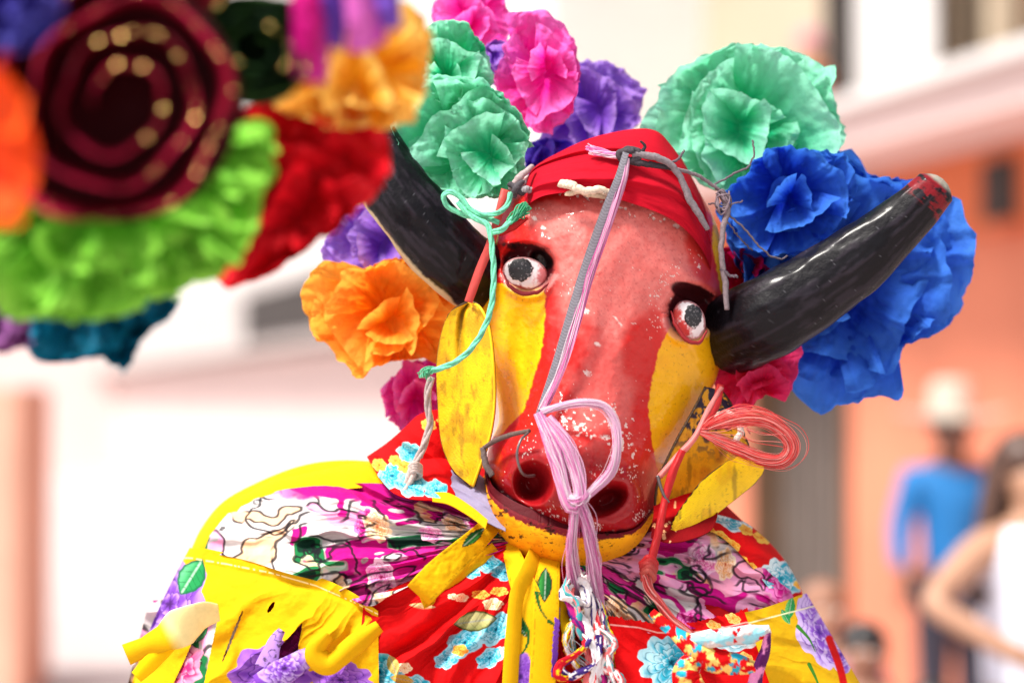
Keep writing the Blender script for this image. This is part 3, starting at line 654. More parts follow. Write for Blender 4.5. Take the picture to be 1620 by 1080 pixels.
ear = earsheet('ear', [(742, 478), (712, 494), (697, 530), (690, 580), (692, 640), (698, 700), (716, 742), (745, 768)], [(744, 478), (760, 486), (774, 520), (781, 580), (782, 640), (775, 690), (762, 730), (749, 769)],
         [10, -5, -10, -10, -10, -5, 10, 20], [10, 40, 52, 56, 60, 56, 44, 24], -16, lin(232, 180, 14), lin(206, 150, 20), 81, th=.0025)
tube('rim', [(742, 478, 14), (760, 487, 40), (774, 520, 54), (781, 580, 58), (782, 640, 62), (775, 690, 58), (762, 730, 46), (748, 769, 26)], [2.4, 2, 2, 2.2], M['rubber'], ear, 60, 6, lin(244, 200, 30))
earR = earsheet('ear', [(1118, 612), (1098, 650), (1070, 700), (1046, 752), (1038, 790), (1042, 822), (1060, 838)], [(1140, 616), (1162, 650), (1178, 690), (1186, 720), (1160, 750), (1116, 790), (1076, 838)],
         [-30, -10, 5, 15, 25, 35, 40], [-50, -60, -60, -50, -30, 0, 34], -30, lin(236, 180, 30), lin(216, 150, 24), 85, flecks=.09)
earsheet('rolled_edge', [(1060, 838), (1066, 820), (1086, 790), (1112, 758), (1145, 733), (1175, 720), (1190, 722)], [(1078, 843), (1100, 836), (1132, 811), (1164, 786), (1192, 762), (1206, 742), (1200, 724)],
         [54, 46, 34, 18, -2, -24, -44], [40, 16, -8, -28, -44, -52, -46], 9, lin(246, 206, 14), lin(236, 186, 14), 87, m=40, par=earR)
for ee, nm in ((ear, 'left'), (earR, 'right')): pass
ear['label'] = 'curled yellow leaf shaped ear hanging at the left cheek'; earR['label'] = 'scuffed yellow ear with rolled edge at the right cheek'
# ---- red scarf over the crown
scarf = None
n, m = 200, 130
lo = spl([(826, 340, -60), (838, 322, 14), (868, 308, 38), (930, 305, 52), (1000, 322, 58), (1060, 346, 48), (1098, 378, 22), (1122, 420, -40), (1126, 470, -90)], n)
mi = spl([(826, 320, -100), (838, 280, -20), (870, 262, 10), (930, 252, 30), (1004, 258, 36), (1066, 288, 24), (1104, 330, -4), (1126, 385, -70), (1130, 450, -120)], n)
hi = spl([(830, 310, -150), (846, 268, -90), (890, 238, -70), (950, 214, -60), (1026, 204, -50), (1062, 230, -60), (1100, 292, -80), (1124, 356, -120), (1132, 430, -160)], n)
v = np.linspace(0, 1, m)[:, None, None]
Q = lo[None] * (1 - v) * (1 - 2 * v) + mi[None] * 4 * v * (1 - v) + hi[None] * v * (2 * v - 1)
X, Y, Z = Q[..., 0].copy(), Q[..., 1].copy(), Q[..., 2].copy(); vv = v[..., 0]; uu = np.linspace(0, 1, n)[None, :]
fold = np.zeros_like(X)
for (c0, sl_, wd_, am) in ((.30, .25, .05, 9), (.52, -.22, .06, -8), (.68, .18, .05, 8), (.85, .1, .08, 4)):
    dd = vv - (c0 + sl_ * (uu - .5) + .06 * np.sin(uu * 7 + c0 * 9)); fold += am * np.exp(-(dd / wd_) ** 2)
Z += fold + (fbm(uu * 5, vv * 7, 91) - .5) * 9 + (fbm(uu * 10 + vv * 4, vv * 10, 92) - .5) * 2
bk = np.linspace(0, 1, 30)[1:, None]
Xb = X[-1][None] + (1000 - X[-1][None]) * bk * .35; Yb = Y[-1][None] + (330 - Y[-1][None]) * bk ** 2 * .6; Zb = Z[-1][None] - 140 * bk
sco = grid('headscarf', np.vstack([X, Xb]), np.vstack([Y, Yb]), np.vstack([Z, Zb]), M['scarf'], None, None)
tagp(sco, 'plain red cloth scarf tied over the crown of the bull mask', 'scarf')
# ------------------------------------------------------------------ cords, straps and twine tied on the mask
sp = ribbon('woven_strap', [(990, 242, 62), (978, 282, 72), (955, 340, 74), (925, 425, 76), (902, 500, 92), (878, 580, 112), (852, 655, 138)], [10, 13, 14, 14, 14, 13, 10], M['strap'], None, tw=[5, 8, 8, 10, 8], n=420, m=13, curl=.4, thick=.0012, colf=lambda t, s_, x, y: mixc(np.broadcast_to(lin(138, 136, 144), t.shape + (3,)), lin(78, 76, 84), ss(.1, .7, np.sin(t * 560 + np.abs(s_) * 3.5)) * .45 + .5 * ss(.8, .9, np.abs(s_))))
tagp(sp, 'flat grey woven strap running down the red forehead to the muzzle', 'strap')
PK = [lin(254, 240, 248), lin(253, 222, 242), lin(250, 200, 234), lin(255, 248, 252), lin(246, 165, 220)]
pt = thing('pink_twine', 'pale pink plastic twine looped round the muzzle with two loose tails', 'twine', W(910, 790, 165))
bundle('long_strand', [(992, 250, 60), (986, 285, 70), (966, 345, 74), (936, 430, 74), (914, 505, 92), (888, 585, 112), (858, 650, 142)], [4, 5, 5.5, 5.5, 5, 6], M['fibre'], pt, 100, .6, 60, 1, cols=[lin(250, 215, 236), lin(240, 130, 200), lin(252, 240, 246), lin(244, 170, 220)])
bundle('loop', [(856, 652, 144), (885, 642, 158), (920, 636, 170), (955, 642, 166), (974, 668, 166), (977, 705, 172), (968, 745, 170), (942, 772, 172), (918, 792, 178)], [5, 4.5, 5, 5.5, 5, 5, 6, 6, 5], M['fibre'], pt, 230, .5, 40, 2, cols=PK)
bundle('loop', [(852, 652, 144), (868, 690, 158), (884, 735, 168), (893, 775, 176), (903, 802, 182), (914, 800, 182), (917, 775, 178), (908, 735, 172), (892, 695, 165), (866, 660, 150)], [7, 9, 10, 9, 8, 7, 8, 8, 8, 7], M['fibre'], pt, 430, .6, 38, 3, cols=PK)
bundle('tail', [(913, 785, 182), (908, 830, 176), (904, 875, 150), (910, 930, 110), (925, 985, 96), (935, 1030, 90)], [8, 6, 9, 10, 8, 5], M['fibre'], pt, 150, .45, 48, 4, .3, PK)
bundle('tail', [(915, 785, 184), (928, 825, 178), (938, 880, 152), (944, 930, 118), (950, 970, 104), (955, 1010, 96)], [8, 9, 10, 10, 8, 4], M['fibre'], pt, 170, .45, 48, 5, .25, PK)
bundle('knot', [(896, 782, 176), (908, 790, 190), (922, 790, 188), (932, 780, 176)], [6, 8, 7, 5], M['fibre'], pt, 60, .5, 30, 77, cols=PK)
0 and tube('knot', [(902, 790, 184), (912, 798, 192), (924, 792, 190), (918, 782, 188), (906, 786, 190)], [4, 5, 5, 4], M['fibre'], pt, 24, 8, lin(250, 225, 242))
bundle('loose_end', [(992, 250, 46), (965, 245, 42), (940, 238, 36), (924, 232, 34)], [4, 5, 6, 7], M['fibre'], pt, 30, 1.1, 40, 6, .3, PK, fray=.3)
GR = lin(96, 88, 94)
gc = thing('knotted_cord', 'knotted dark grey cord lying over the top of the red scarf', 'cord', W(1000, 245, 45))
for i, pp in enumerate(([(978, 246, 46), (992, 236, 54), (1010, 240, 56), (1006, 252, 54), (988, 254, 56), (980, 243, 58), (1004, 238, 60)], [(985, 252, 50), (1012, 258, 54), (1038, 262, 48), (1065, 266, 38)], [(1000, 244, 56), (1035, 248, 56), (1062, 262, 50), (1080, 288, 44), (1092, 318, 40), (1108, 342, 36), (1119, 364, 30)])):
    tube(['knot', 'short_end', 'long_end'][i], pp, [[5, 6, 5], [6, 5, 4], [6, 6, 5.5, 5, 6, 5.5, 4]][i], M['cord'], gc, 70, 10, [lin(60, 52, 58), lin(54, 46, 52), lin(128, 118, 122)][i], wob=3, seed=i)
tube('frayed_end', [(1012, 244, 56), (1020, 232, 58), (1014, 222, 60)], [4, 3, 2], M['cord'], gc, 20, 6, lin(40, 34, 40), wob=4)
tw_ = thing('twisted_wire', 'thin rusty twisted wire joining the scarf knot to the right horn', 'wire', W(1140, 320, -20))
for i, (pp, r_) in enumerate((([(1060, 266, 36), (1100, 276, 10), (1126, 292, -10), (1142, 306, -20)], [3.4, 3, 3]), ([(1142, 306, -16), (1150, 330, -12), (1145, 360, -10), (1141, 400, -8), (1148, 450, -6), (1150, 490, -4)], [6, 5, 4.4, 4.6, 5, 4]),
      ([(1130, 292, -14), (1160, 276, -20), (1185, 262, -24), (1193, 240, -26), (1190, 222, -28)], [1.7, 1.7, 1.5]), ([(1146, 332, -12), (1180, 365, -14), (1208, 396, -16), (1232, 410, -20), (1246, 404, -22)], [1.7, 1.6, 1.5]),
      ([(1055, 260, 40), (1072, 252, 38), (1082, 238, 38)], [2.2, 1.6]), ([(1120, 322, -12), (1150, 324, -6), (1176, 318, -10)], [1.4, 1.2]), ([(1140, 425, -6), (1155, 435, -2), (1168, 438, -2)], [2.8, 2]), ([(1150, 350, -10), (1172, 378, -22), (1190, 396, -40)], [1.3, 1.2]))):
    tube('strand', pp, r_, M['cord'], tw_, 50, 8, lin(132, 118, 122) if i in (1, 0) else lin(96, 84, 92), wob=4, seed=20 + i)
rs = np.random.RandomState(8)
for k in range(7):
    a0 = rs.uniform(0, 6.28); pts = [(1143 + (9 + rs.uniform(-3, 6)) * math.cos(a0 + i * .9), 316 + (13 + rs.uniform(-5, 8)) * math.sin(a0 + i * .9) + i * 1.5, -10 + 6 * math.sin(i * 1.3)) for i in range(8)]
    tube('coil', pts, 1.5, M['cord'], tw_, 60, 6, lin(120, 104, 112))
br = thing('beige_rope', 'short piece of beige rope poking out between red scarf and forehead', 'rope', W(915, 300, 58))
tube('strand', [(886, 290, 58), (905, 294, 64), (925, 302, 66), (950, 300, 62), (962, 306, 58)], [6.5, 7.5, 6, 6.5, 6], M['cord'], br, 60, 10, lin(224, 204, 180), wob=4, seed=3)
tube('strand', [(896, 308, 56), (915, 302, 62), (932, 308, 62), (958, 312, 56)], [4.5, 4.5, 4.5, 4], M['cord'], br, 50, 10, lin(206, 182, 152), wob=4, seed=4)
# left side: green twine, salmon strip, grey rope
gt = thing('green_twine', 'mint green twisted twine looped beside the left horn and hanging over the ear', 'twine', W(780, 360, 40))
GC = lin(110, 205, 165)
def twist(name, pts, r, par, c, n=160, seed=0, mt=None):
    q = spl(pts, n); ln = np.concatenate([[0], np.cumsum(np.hypot(np.diff(q[:, 0]), np.diff(q[:, 1])))]); VV, FF, of = [], [], 0
    P0 = W(q[:, 0], q[:, 1], q[:, 2]); T = np.gradient(P0, axis=0); T /= np.linalg.norm(T, axis=1)[:, None]; N = np.cross(T, [0, 1, 0]); N /= np.linalg.norm(N, axis=1)[:, None] + 1e-9; B = np.cross(T, N)
    for k in range(3):
        a = ln / (r * 3.6) * 1.2 + k * 2.094; P = P0 + (np.cos(a)[:, None] * N + np.sin(a)[:, None] * B) * r * S * .5
        V, F = tube_geo(P, r * S * .56, 7); 
        F = F.copy(); m = F[:, 2] == F[:, 3]; VV.append(V); FF.append(F + of); of += len(V)
    return mesh_mixed(name, np.vstack(VV), np.vstack(FF), mt or M['cord'], par, c)
twist('loop', [(790, 352, 40), (770, 346, 36), (735, 340, 32), (708, 326, 34), (702, 310, 38), (716, 304, 40), (732, 316, 42), (748, 334, 44), (775, 340, 46), (800, 328, 46), (808, 305, 40)], 4.4, gt, GC)
twist('long_end', [(724, 320, 38), (746, 342, 46), (772, 358, 54), (779, 400, 62), (781, 440, 66), (776, 490, 76), (760, 530, 82), (735, 562, 84), (704, 580, 78), (672, 588, 66)], 4.8, gt, GC)
bundle('frayed_tip', [(690, 584, 72), (676, 588, 68), (668, 600, 64)], [4, 7, 10], M['fibre'], gt, 26, .9, 20, 8, .3, [GC, lin(150, 225, 195)])
twist('short_end', [(780, 368, 62), (795, 362, 66), (812, 346, 64), (832, 328, 58)], 5, gt, GC)
bundle('frayed_tip', [(806, 352, 64), (820, 338, 62), (836, 324, 56)], [6, 8, 9], M['fibre'], gt, 40, 1.2, 20, 9, .2, [GC, lin(80, 190, 140)])
ps = ribbon('salmon_strip', [(800, 300, 24), (790, 335, 34), (776, 385, 36), (758, 430, 34), (741, 478, 30)], [14, 12, 13, 14, 12], M['fibre'], None, tw=[0, 20, 0, -20, 0], n=80, m=9, col=lin(232, 110, 104), curl=3, wr=3)
tagp(ps, 'salmon pink plastic strip tied from the scarf down to the left ear', 'strip')
rt = ribbon('red_rag', [(790, 372, 60), (812, 358, 64), (835, 345, 60)], [4, 12, 3], M['fibre'], None, n=30, m=7, col=lin(205, 40, 40), curl=3)
tagp(rt, 'small torn red rag tip at the green knot above the left eye', 'rag')
gk = thing('dark_knot', 'dark and pale rag ends knotted at the left end of the red scarf', 'knot', W(822, 295, 10))
for i, (pp, cc) in enumerate((([(808, 300, 10), (820, 282, 16), (836, 268, 10), (842, 262, 4)], lin(170, 150, 150)), ([(806, 290, 14), (818, 300, 20), (830, 308, 18)], lin(60, 54, 60)), ([(812, 312, 16), (818, 296, 22), (828, 286, 18)], lin(72, 66, 72)), ([(820, 302, 18), (834, 300, 20), (846, 302, 14)], lin(150, 142, 146)))):
    tube('rag_end', pp, [4.5, 6, 3.5], M['cord'], gk, 30, 8, cc, wob=4, seed=i)
gr = thing('grey_rope', 'frayed grey beige rope with a knot hanging behind the left ear', 'rope', W(660, 740, 10))
twist('strand', [(682, 596, 30), (676, 630, 26), (680, 670, 22), (670, 705, 24), (656, 735, 28)], 6, gr, lin(172, 154, 150))
twist('strand', [(655, 732, 32), (650, 755, 36), (640, 782, 36)], 8, gr, lin(190, 172, 164))
for i in range(4): tube('knot', [(648, 738 + i * 4, 34), (656, 732 + i * 4, 44), (666, 738 + i * 4, 34), (658, 745 + i * 4, 26), (648, 740 + i * 4, 34)], 3.6, M['cord'], gr, 30, 8, lin(184, 166, 158))
bc = thing('brown_cord', 'brown cord pulled across the bridle from the left ear to the muzzle', 'cord', W(800, 690, 110))
tube('strand', [(766, 708, 60), (785, 696, 90), (810, 687, 124), (838, 681, 146)], [3.6, 4.2, 4, 3.6], M['cord'], bc, 40, 10, lin(92, 72, 66))
tube('strand', [(764, 708, 60), (768, 732, 66), (778, 752, 70)], [4.5, 5.5, 5], M['cord'], bc, 30, 10, lin(92, 78, 74), wob=3)
nw = tube('nose_wire', [(836, 684, 150), (824, 696, 166), (818, 718, 172), (823, 742, 168), (832, 752, 150), (846, 752, 120)], 2.3, M['wire'], None, 40, 8, None); tagp(nw, 'thin blue grey wire ring through the left nostril', 'wire')
nw2 = tube('nose_wire', [(905, 752, 160), (910, 770, 172), (918, 784, 174), (930, 784, 160)], 2.3, M['wire'], None, 40, 8, None); tagp(nw2, 'short piece of wire between the nostrils behind the pink twine', 'wire')
# right side: coral raffia
RD = [lin(246, 130, 126), lin(250, 170, 164), lin(240, 96, 98), lin(252, 205, 198)]
rr_ = thing('coral_twine', 'coral pink raffia loop tied through the right ear with long tail down to the dress', 'twine', W(1105, 680, 30))
bundle('loop', [(1106, 682, 30), (1135, 668, 36), (1175, 660, 38), (1215, 666, 36), (1244, 688, 34), (1252, 710, 34), (1236, 728, 36), (1205, 726, 38), (1165, 708, 38), (1130, 692, 36), (1104, 682, 32)], [3, 11, 15, 14, 12, 13, 11, 12, 12, 9, 3], M['fibre'], rr_, 80, .5, 110, 11, cols=RD)
bundle('stray_fibres', [(1110, 680, 34), (1170, 684, 46), (1180, 690, 46), (1240, 700, 40), (1250, 720, 30)], [3, 12, 14, 12, 8], M['fibre'], rr_, 6, .5, 60, 12, cols=RD)
ribbon('upper_strip', [(1140, 608, -30), (1132, 640, 0), (1116, 668, 24), (1106, 684, 32)], [10, 14, 12, 7], M['fibre'], rr_, n=50, m=9, col=lin(222, 70, 74), curl=4, wr=4)
ribbon('upper_strip', [(1142, 612, -24), (1120, 650, 14), (1100, 690, 36), (1072, 722, 46), (1043, 754, 52)], [6, 8, 8, 10, 8], M['fibre'], rr_, n=60, m=9, col=lin(242, 170, 166), curl=4, wr=3, seed=4)
ribbon('long_tail', [(1080, 712, 48), (1065, 745, 56), (1052, 790, 62), (1042, 840, 80), (1030, 888, 92)], [10, 13, 10, 12, 12], M['fibre'], rr_, n=90, m=9, col=lin(226, 62, 66), curl=5, wr=5, seed=2)
for i in range(5): tube('knot', [(1014 + i, 892 + i * 5, 92), (1026, 880 + i * 5, 104), (1038 - i, 892 + i * 5, 94), (1026, 902 + i * 5, 90), (1014, 894 + i * 5, 92)], 4.6, M['fibre'], rr_, 30, 8, lin(230, 70 + 14 * i, 74 + 10 * i), wob=4, seed=i)
bundle('cord_end', [(1022, 908, 92), (1026, 930, 94), (1042, 952, 100), (1062, 980, 108), (1090, 1005, 114), (1112, 1030, 116)], [8, 6, 6, 7, 8, 8], M['fibre'], rr_, 46, 1.3, 80, 15, cols=RD)
wr_ = tube('wire_clip', [(1040, 752, 60), (1046, 772, 64), (1052, 786, 66), (1058, 794, 62)], [3, 2.6, 2], M['wire'], None, 24, 8, None); tagp(wr_, 'small bent wire clip at the right corner of the mouth', 'wire')
cl = tube('cord_loop', [(1128, 660, -20), (1150, 652, -16), (1166, 664, -16), (1172, 684, -18), (1160, 700, -20)], 5, M['cord'], None, 50, 8, lin(226, 216, 206), wob=3); tagp(cl, 'pale cotton cord loop behind the right ear', 'cord')

# ------------------------------------------------------------------ crepe paper flowers
def petal(parent, O, T, w_, zt, cup, ruf, seed, c, edge=None, m=M['paper'], n=34, k=40, base=None, rnd=.3, crk=1.0, clamp=None):
    """one crumpled sheet from base O (px,py,z) to tip T (px,py)"""
    rs = np.random.RandomState(seed); O = np.array(O, float); T = np.array(T, float)
    d = T - O[:2]; L = np.hypot(*d) + 1e-6; a = d / L; b = np.array([-a[1], a[0]])
    r = np.linspace(-.06, 1, n)[:, None]; r = np.where(r < 0, r * 1.0, r); rabs = np.maximum(r, 0); s_ = np.linspace(-1, 1, k)[None, :]
    jag = (fbm(s_ * 2.5 + seed, s_ * 0 + 1, seed, 3) - .5) * .26 + (vn(s_ * 16, s_ * 0, seed + 1) - .5) * .02
    rm = 1 - rnd * np.abs(s_) ** 2.6 + jag
    f = rs.uniform(3, 5); ph = rs.uniform(0, 6.28); ph2 = rs.uniform(0, 6.28)
    wid = w_ * .5 * (.2 + .85 * rabs ** .8)
    pleat = np.sin(s_ * f * 1.6 + ph + .8 * np.sin(r * 3 + ph2)) * rabs ** 1.3
    ridge = 1 - np.abs(fbm(s_ * 2.6 + .5 * np.sin(r * 2 + ph2), r * 1.1 + seed * .37, seed + 3, 2) - .5) * 4
    crinkle = (fbm(s_ * 24, r * 3, seed + 5, 2) - .5)
    crk2 = 1 - np.abs(fbm(s_ * 5 + 4, r * 5, seed + 8, 3) - .5) * 4
    z = O[2] + (zt - O[2]) * rabs ** 1.2 + cup * (s_ ** 2) * r + ruf * pleat * .8 + ruf * .9 * ridge * r + crk * (4.0 * crinkle * (.3 + r) + ruf * .5 * crk2 * r)
    # lip rolls forward or back
    lip = ss(.78, 1.0, r) * rs.choice([-1, 1]) * (vn(s_ * 3, s_ * 0, seed + 11) - .2)
    z = z + lip * ruf * 1.1
    q = rm * r - .06 * np.abs(lip)
    inpl = ruf * .45 * np.cos(s_ * f * 1.6 + ph) * r
    X = O[0] + a[0] * L * q + b[0] * (s_ * wid + inpl); Y = O[1] + a[1] * L * q + b[1] * (s_ * wid + inpl)
    if clamp is not None:
        cx_, cy_, tab = clamp; an_ = np.arctan2(Y - cy_, X - cx_) % (2 * np.pi); Rp = np.interp(an_, np.linspace(0, 2 * np.pi, len(tab)), tab) * (1 + .09 * (fbm(an_ * 7, an_ * 0 + seed, seed, 4) - .5) * 2)
        q_ = np.hypot(X - cx_, Y - cy_) / Rp; q2 = np.where(q_ > .9, .9 + .17 * (1 - np.exp(-(q_ - .9) / .17)), q_); k_ = q2 / np.maximum(q_, 1e-6)
        z = z + np.clip(q_ - q2, 0, .5) * 40; X = cx_ + (X - cx_) * k_; Y = cy_ + (Y - cy_) * k_
    c = np.asarray(c); cc = mixc(np.broadcast_to(c, X.shape + (3,)), edge if edge is not None else np.minimum(1, c * 1.5 + .05), (ss(.25, 1, r) * .7 + .25 * (fbm(s_ * 6, r * 3, seed + 21) - .3)) * .85)  # deep fold shade and pale see-through edges painted into the sheet colour
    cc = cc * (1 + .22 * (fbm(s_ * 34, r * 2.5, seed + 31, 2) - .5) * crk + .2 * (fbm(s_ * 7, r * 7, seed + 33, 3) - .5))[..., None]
    return grid('petal', X, Y, z, m, parent, cc)
def radius_at(poly, cx_, cy_, ang):
    dx, dy = math.cos(ang), math.sin(ang); best = 30
    for i in range(len(poly)):
        x1, y1 = poly[i]; x2, y2 = poly[(i + 1) % len(poly)]; ex, ey = x2 - x1, y2 - y1; den = dx * ey - dy * ex
        if abs(den) < 1e-9: continue
        t = ((x1 - cx_) * ey - (y1 - cy_) * ex) / den; u_ = ((x1 - cx_) * dy - (y1 - cy_) * dx) / den
        if t > 0 and 0 <= u_ <= 1: best = max(best, t)
    return best
def flower(label, ctr, z, poly, c, seed, outer=9, inner=7, core=6,  ruf=14, edge=None, m=None, spread=1.9, rise=80, dark=None, group='crepe paper flowers tied round the bull mask', name='paper_flower', crk=1.0, a0=0, a1=2 * math.pi):
    m = m or M['paper']; rs = np.random.RandomState(seed); outer = max(4, int(outer * .66)); inner = max(3, int(inner * .55)); core = max(2, int(core * .55))
    t = thing(name, label, 'paper flower', W(ctr[0], ctr[1], z), group)
    tab = [radius_at(poly, ctr[0], ctr[1], q) for q in np.linspace(0, 2 * np.pi, 181)]
    mr_ = float(np.mean(tab)); sh = [(0, 0), tuple(rs.uniform(-.2, .2, 2) * mr_), tuple(rs.uniform(-.28, .28, 2) * mr_)]
    for lay, (cnt, f0, f1, zz) in enumerate(((outer, 1.02, 1.15, 0), (inner, .62, .9, rise * .5), (core, .3, .5, rise * .8))):
        for i in range(cnt):
            an = a0 + (i + rs.uniform(-.25, .25) + lay * .5) * (a1 - a0) / cnt; R_ = radius_at(poly, ctr[0], ctr[1], an) * rs.uniform(f0, f1)
            wd_ = R_ * min(2.1, (a1 - a0) / cnt * spread) * rs.uniform(.9, 1.15)
            O = (ctr[0] + sh[lay][0] + rs.uniform(-8, 8), ctr[1] + sh[lay][1] + rs.uniform(-8, 8), z - 30 + lay * 10)
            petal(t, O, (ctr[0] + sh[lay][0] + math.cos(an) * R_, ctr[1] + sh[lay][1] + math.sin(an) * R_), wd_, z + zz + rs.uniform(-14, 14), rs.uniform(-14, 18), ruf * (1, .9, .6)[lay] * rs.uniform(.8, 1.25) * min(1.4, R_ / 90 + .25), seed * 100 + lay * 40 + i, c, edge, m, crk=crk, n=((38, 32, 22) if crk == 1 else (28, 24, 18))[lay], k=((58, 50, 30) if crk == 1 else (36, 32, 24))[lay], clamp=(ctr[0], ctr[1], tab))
    return t
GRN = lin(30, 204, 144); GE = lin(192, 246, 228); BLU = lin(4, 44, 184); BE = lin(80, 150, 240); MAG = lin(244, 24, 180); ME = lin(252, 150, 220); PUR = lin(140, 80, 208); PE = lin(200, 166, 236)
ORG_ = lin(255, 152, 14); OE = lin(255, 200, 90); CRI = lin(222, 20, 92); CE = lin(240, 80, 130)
flower('blue crepe paper flower behind the right horn', (1330, 440), -190, [(1195, 260), (1240, 240), (1345, 252), (1370, 290), (1450, 296), (1590, 338), (1545, 430), (1505, 495), (1430, 545), (1420, 620), (1300, 640), (1245, 610), (1250, 560), (1200, 470), (1160, 380)], BLU, 1, 12, 10, 6, 17, BE, rise=60)
flower('blue crepe paper bloom between the green flower and right horn', (1250, 320), -120, [(1190, 270), (1215, 238), (1280, 240), (1350, 250), (1362, 290), (1330, 350), (1290, 390), (1220, 400), (1140, 380), (1130, 330)], BLU, 2, 9, 7, 5, 13, BE)
flower('large mint green paper flower at the upper right of the mask', (1185, 205), -200, [(1000, 190), (1040, 140), (1110, 90), (1180, 72), (1240, 85), (1320, 105), (1310, 160), (1335, 215), (1310, 250), (1230, 255), (1190, 315), (1120, 290), (1060, 250), (1010, 215)], GRN, 3, 12, 9, 9, 13, GE)
flower('tall mint green paper flower above the left horn', (748, 235), -60, [(620, 200), (650, 170), (670, 120), (760, 130), (820, 180), (838, 230), (830, 270), (800, 305), (750, 312), (700, 300), (650, 250)], GRN, 4, 10, 8, 6, 14, GE, rise=50)
flower('mint green paper bloom topmost on the left of the mask', (715, 110), -110, [(690, 25), (740, 40), (770, 90), (785, 130), (740, 160), (680, 160), (655, 120), (665, 60)], GRN, 5, 8, 6, 4, 12, GE)
flower('bright magenta paper flower standing above the scarf', (850, 130), -170, [(790, 60), (805, 22), (860, 14), (905, 50), (912, 120), (900, 185), (862, 214), (820, 190), (785, 140)], MAG, 6, 8, 6, 4, 12, ME)
flower('magenta paper flower at the top edge, left of the taller magenta one', (750, 35), -270, [(680, 5), (740, -30), (790, -10), (812, 40), (790, 90), (740, 85), (690, 50)], MAG, 7, 7, 6, 4, 12, ME)
flower('purple paper flower behind the red scarf', (930, 175), -330, [(868, 170), (905, 100), (960, 98), (1020, 140), (1015, 190), (970, 225), (900, 250), (850, 255)], PUR, 8, 8, 6, 5, 14, PE)
flower('small purple and blue paper bloom low behind the scarf end', (860, 250), -300, [(830, 240), (850, 220), (905, 225), (910, 260), (880, 290), (840, 290)], PUR, 9, 6, 4, 3, 9, lin(80, 90, 210))
flower('purple paper flower left of the left horn', (600, 385), -250, [(510, 390), (540, 340), (590, 310), (640, 330), (680, 370), (660, 420), (600, 455), (560, 445), (520, 410)], PUR, 10, 8, 6, 5, 12, PE)
flower('orange paper flower under the left horn', (620, 500), -190, [(472, 462), (510, 410), (580, 430), (660, 400), (720, 440), (720, 540), (690, 570), (620, 565), (590, 575), (575, 600), (535, 570), (495, 520)], ORG_, 11, 11, 8, 6, 12, OE)
flower('magenta paper flower half hidden behind the left ear', (668, 625), -230, [(603, 620), (640, 575), (700, 570), (730, 620), (700, 680), (645, 690), (615, 660)], MAG, 12, 8, 6, 4, 11, ME)
flower('crimson pink paper flower hanging under the right horn', (1195, 590), -130, [(1130, 560), (1180, 540), (1270, 535), (1298, 570), (1262, 595), (1240, 635), (1210, 620), (1175, 660), (1140, 640)], CRI, 13, 9, 7, 5, 10, CE)
flower('dark crimson paper bloom between scarf and right horn', (1180, 430), -190, [(1130, 400), (1180, 380), (1230, 410), (1230, 450), (1190, 470), (1140, 470)], lin(180, 14, 60), 14, 7, 5, 4, 9, CRI)
flower('small purple paper bloom between the green and magenta flowers', (790, 95), -220, [(770, 80), (800, 75), (815, 110), (800, 140), (770, 130)], PUR, 15, 5, 4, 3, 7, PE)

# ------------------------------------------------------------------ the near headdress at the upper left, out of focus
FG = 'flowers of the near headdress at the upper left'
def near_flower(label, ctr, D, poly, c, seed, edge, outer=8, inner=6, core=4, ruf=26, **kw):
    return flower(label, ctr, ZD(D), poly, c, seed, outer, inner, core, ruf, edge, M['foil'], group=FG, name='fabric_flower', rise=60, crk=.6, **kw)
near_flower('bright red fabric flower between the lime ruffle and left horn', (470, 300), 2.12, [(350, 180), (430, 150), (520, 190), (590, 190), (648, 235), (600, 300), (540, 350), (480, 390), (400, 450), (335, 455), (330, 380), (350, 280)], lin(190, 6, 24), 31, lin(226, 24, 40))
near_flower('golden yellow fabric flower at the top, nearest the green bloom', (560, 110), 2.1, [(430, 150), (450, 60), (520, 0), (600, -20), (670, 30), (678, 130), (650, 190), (590, 205), (500, 190), (440, 170)], lin(255, 186, 30), 32, lin(255, 232, 140))
near_flower('teal fabric flower under the lime green ruffle', (150, 480), 2.15, [(40, 480), (80, 430), (200, 420), (300, 460), (270, 500), (225, 530), (190, 590), (160, 560), (60, 570), (35, 540)], lin(8, 92, 124), 33, lin(10, 120, 150), outer=9)
near_flower('mauve fabric flower at the left edge under the lime ruffle', (0, 510), 2.1, [(-60, 480), (0, 460), (45, 490), (48, 540), (10, 560), (-50, 540)], lin(130, 70, 140), 34, lin(180, 120, 180))
near_flower('violet blue fabric flower in the top left corner', (10, 5), 1.74, [(-80, 0), (0, -70), (80, -50), (105, 10), (80, 55), (20, 80), (-60, 60)], lin(44, 20, 150), 35, lin(120, 120, 210))
# lime green ruffle
flower('lime green ruffled fabric flower sweeping under the maroon rosette', (190, 250), ZD(1.99), [(360, 200), (400, 184), (440, 205), (450, 260), (420, 300), (418, 350), (385, 400), (340, 445), (270, 470), (215, 492), (150, 505), (70, 495), (-10, 490), (-80, 470), (-100, 350), (-60, 300), (0, 330)], lin(64, 172, 10), 36, 14, 12, 6, 30, lin(176, 238, 96), M['foil'], group=FG, name='fabric_flower', rise=60, crk=.8, spread=2.0, a0=-.35, a1=math.pi + .1)
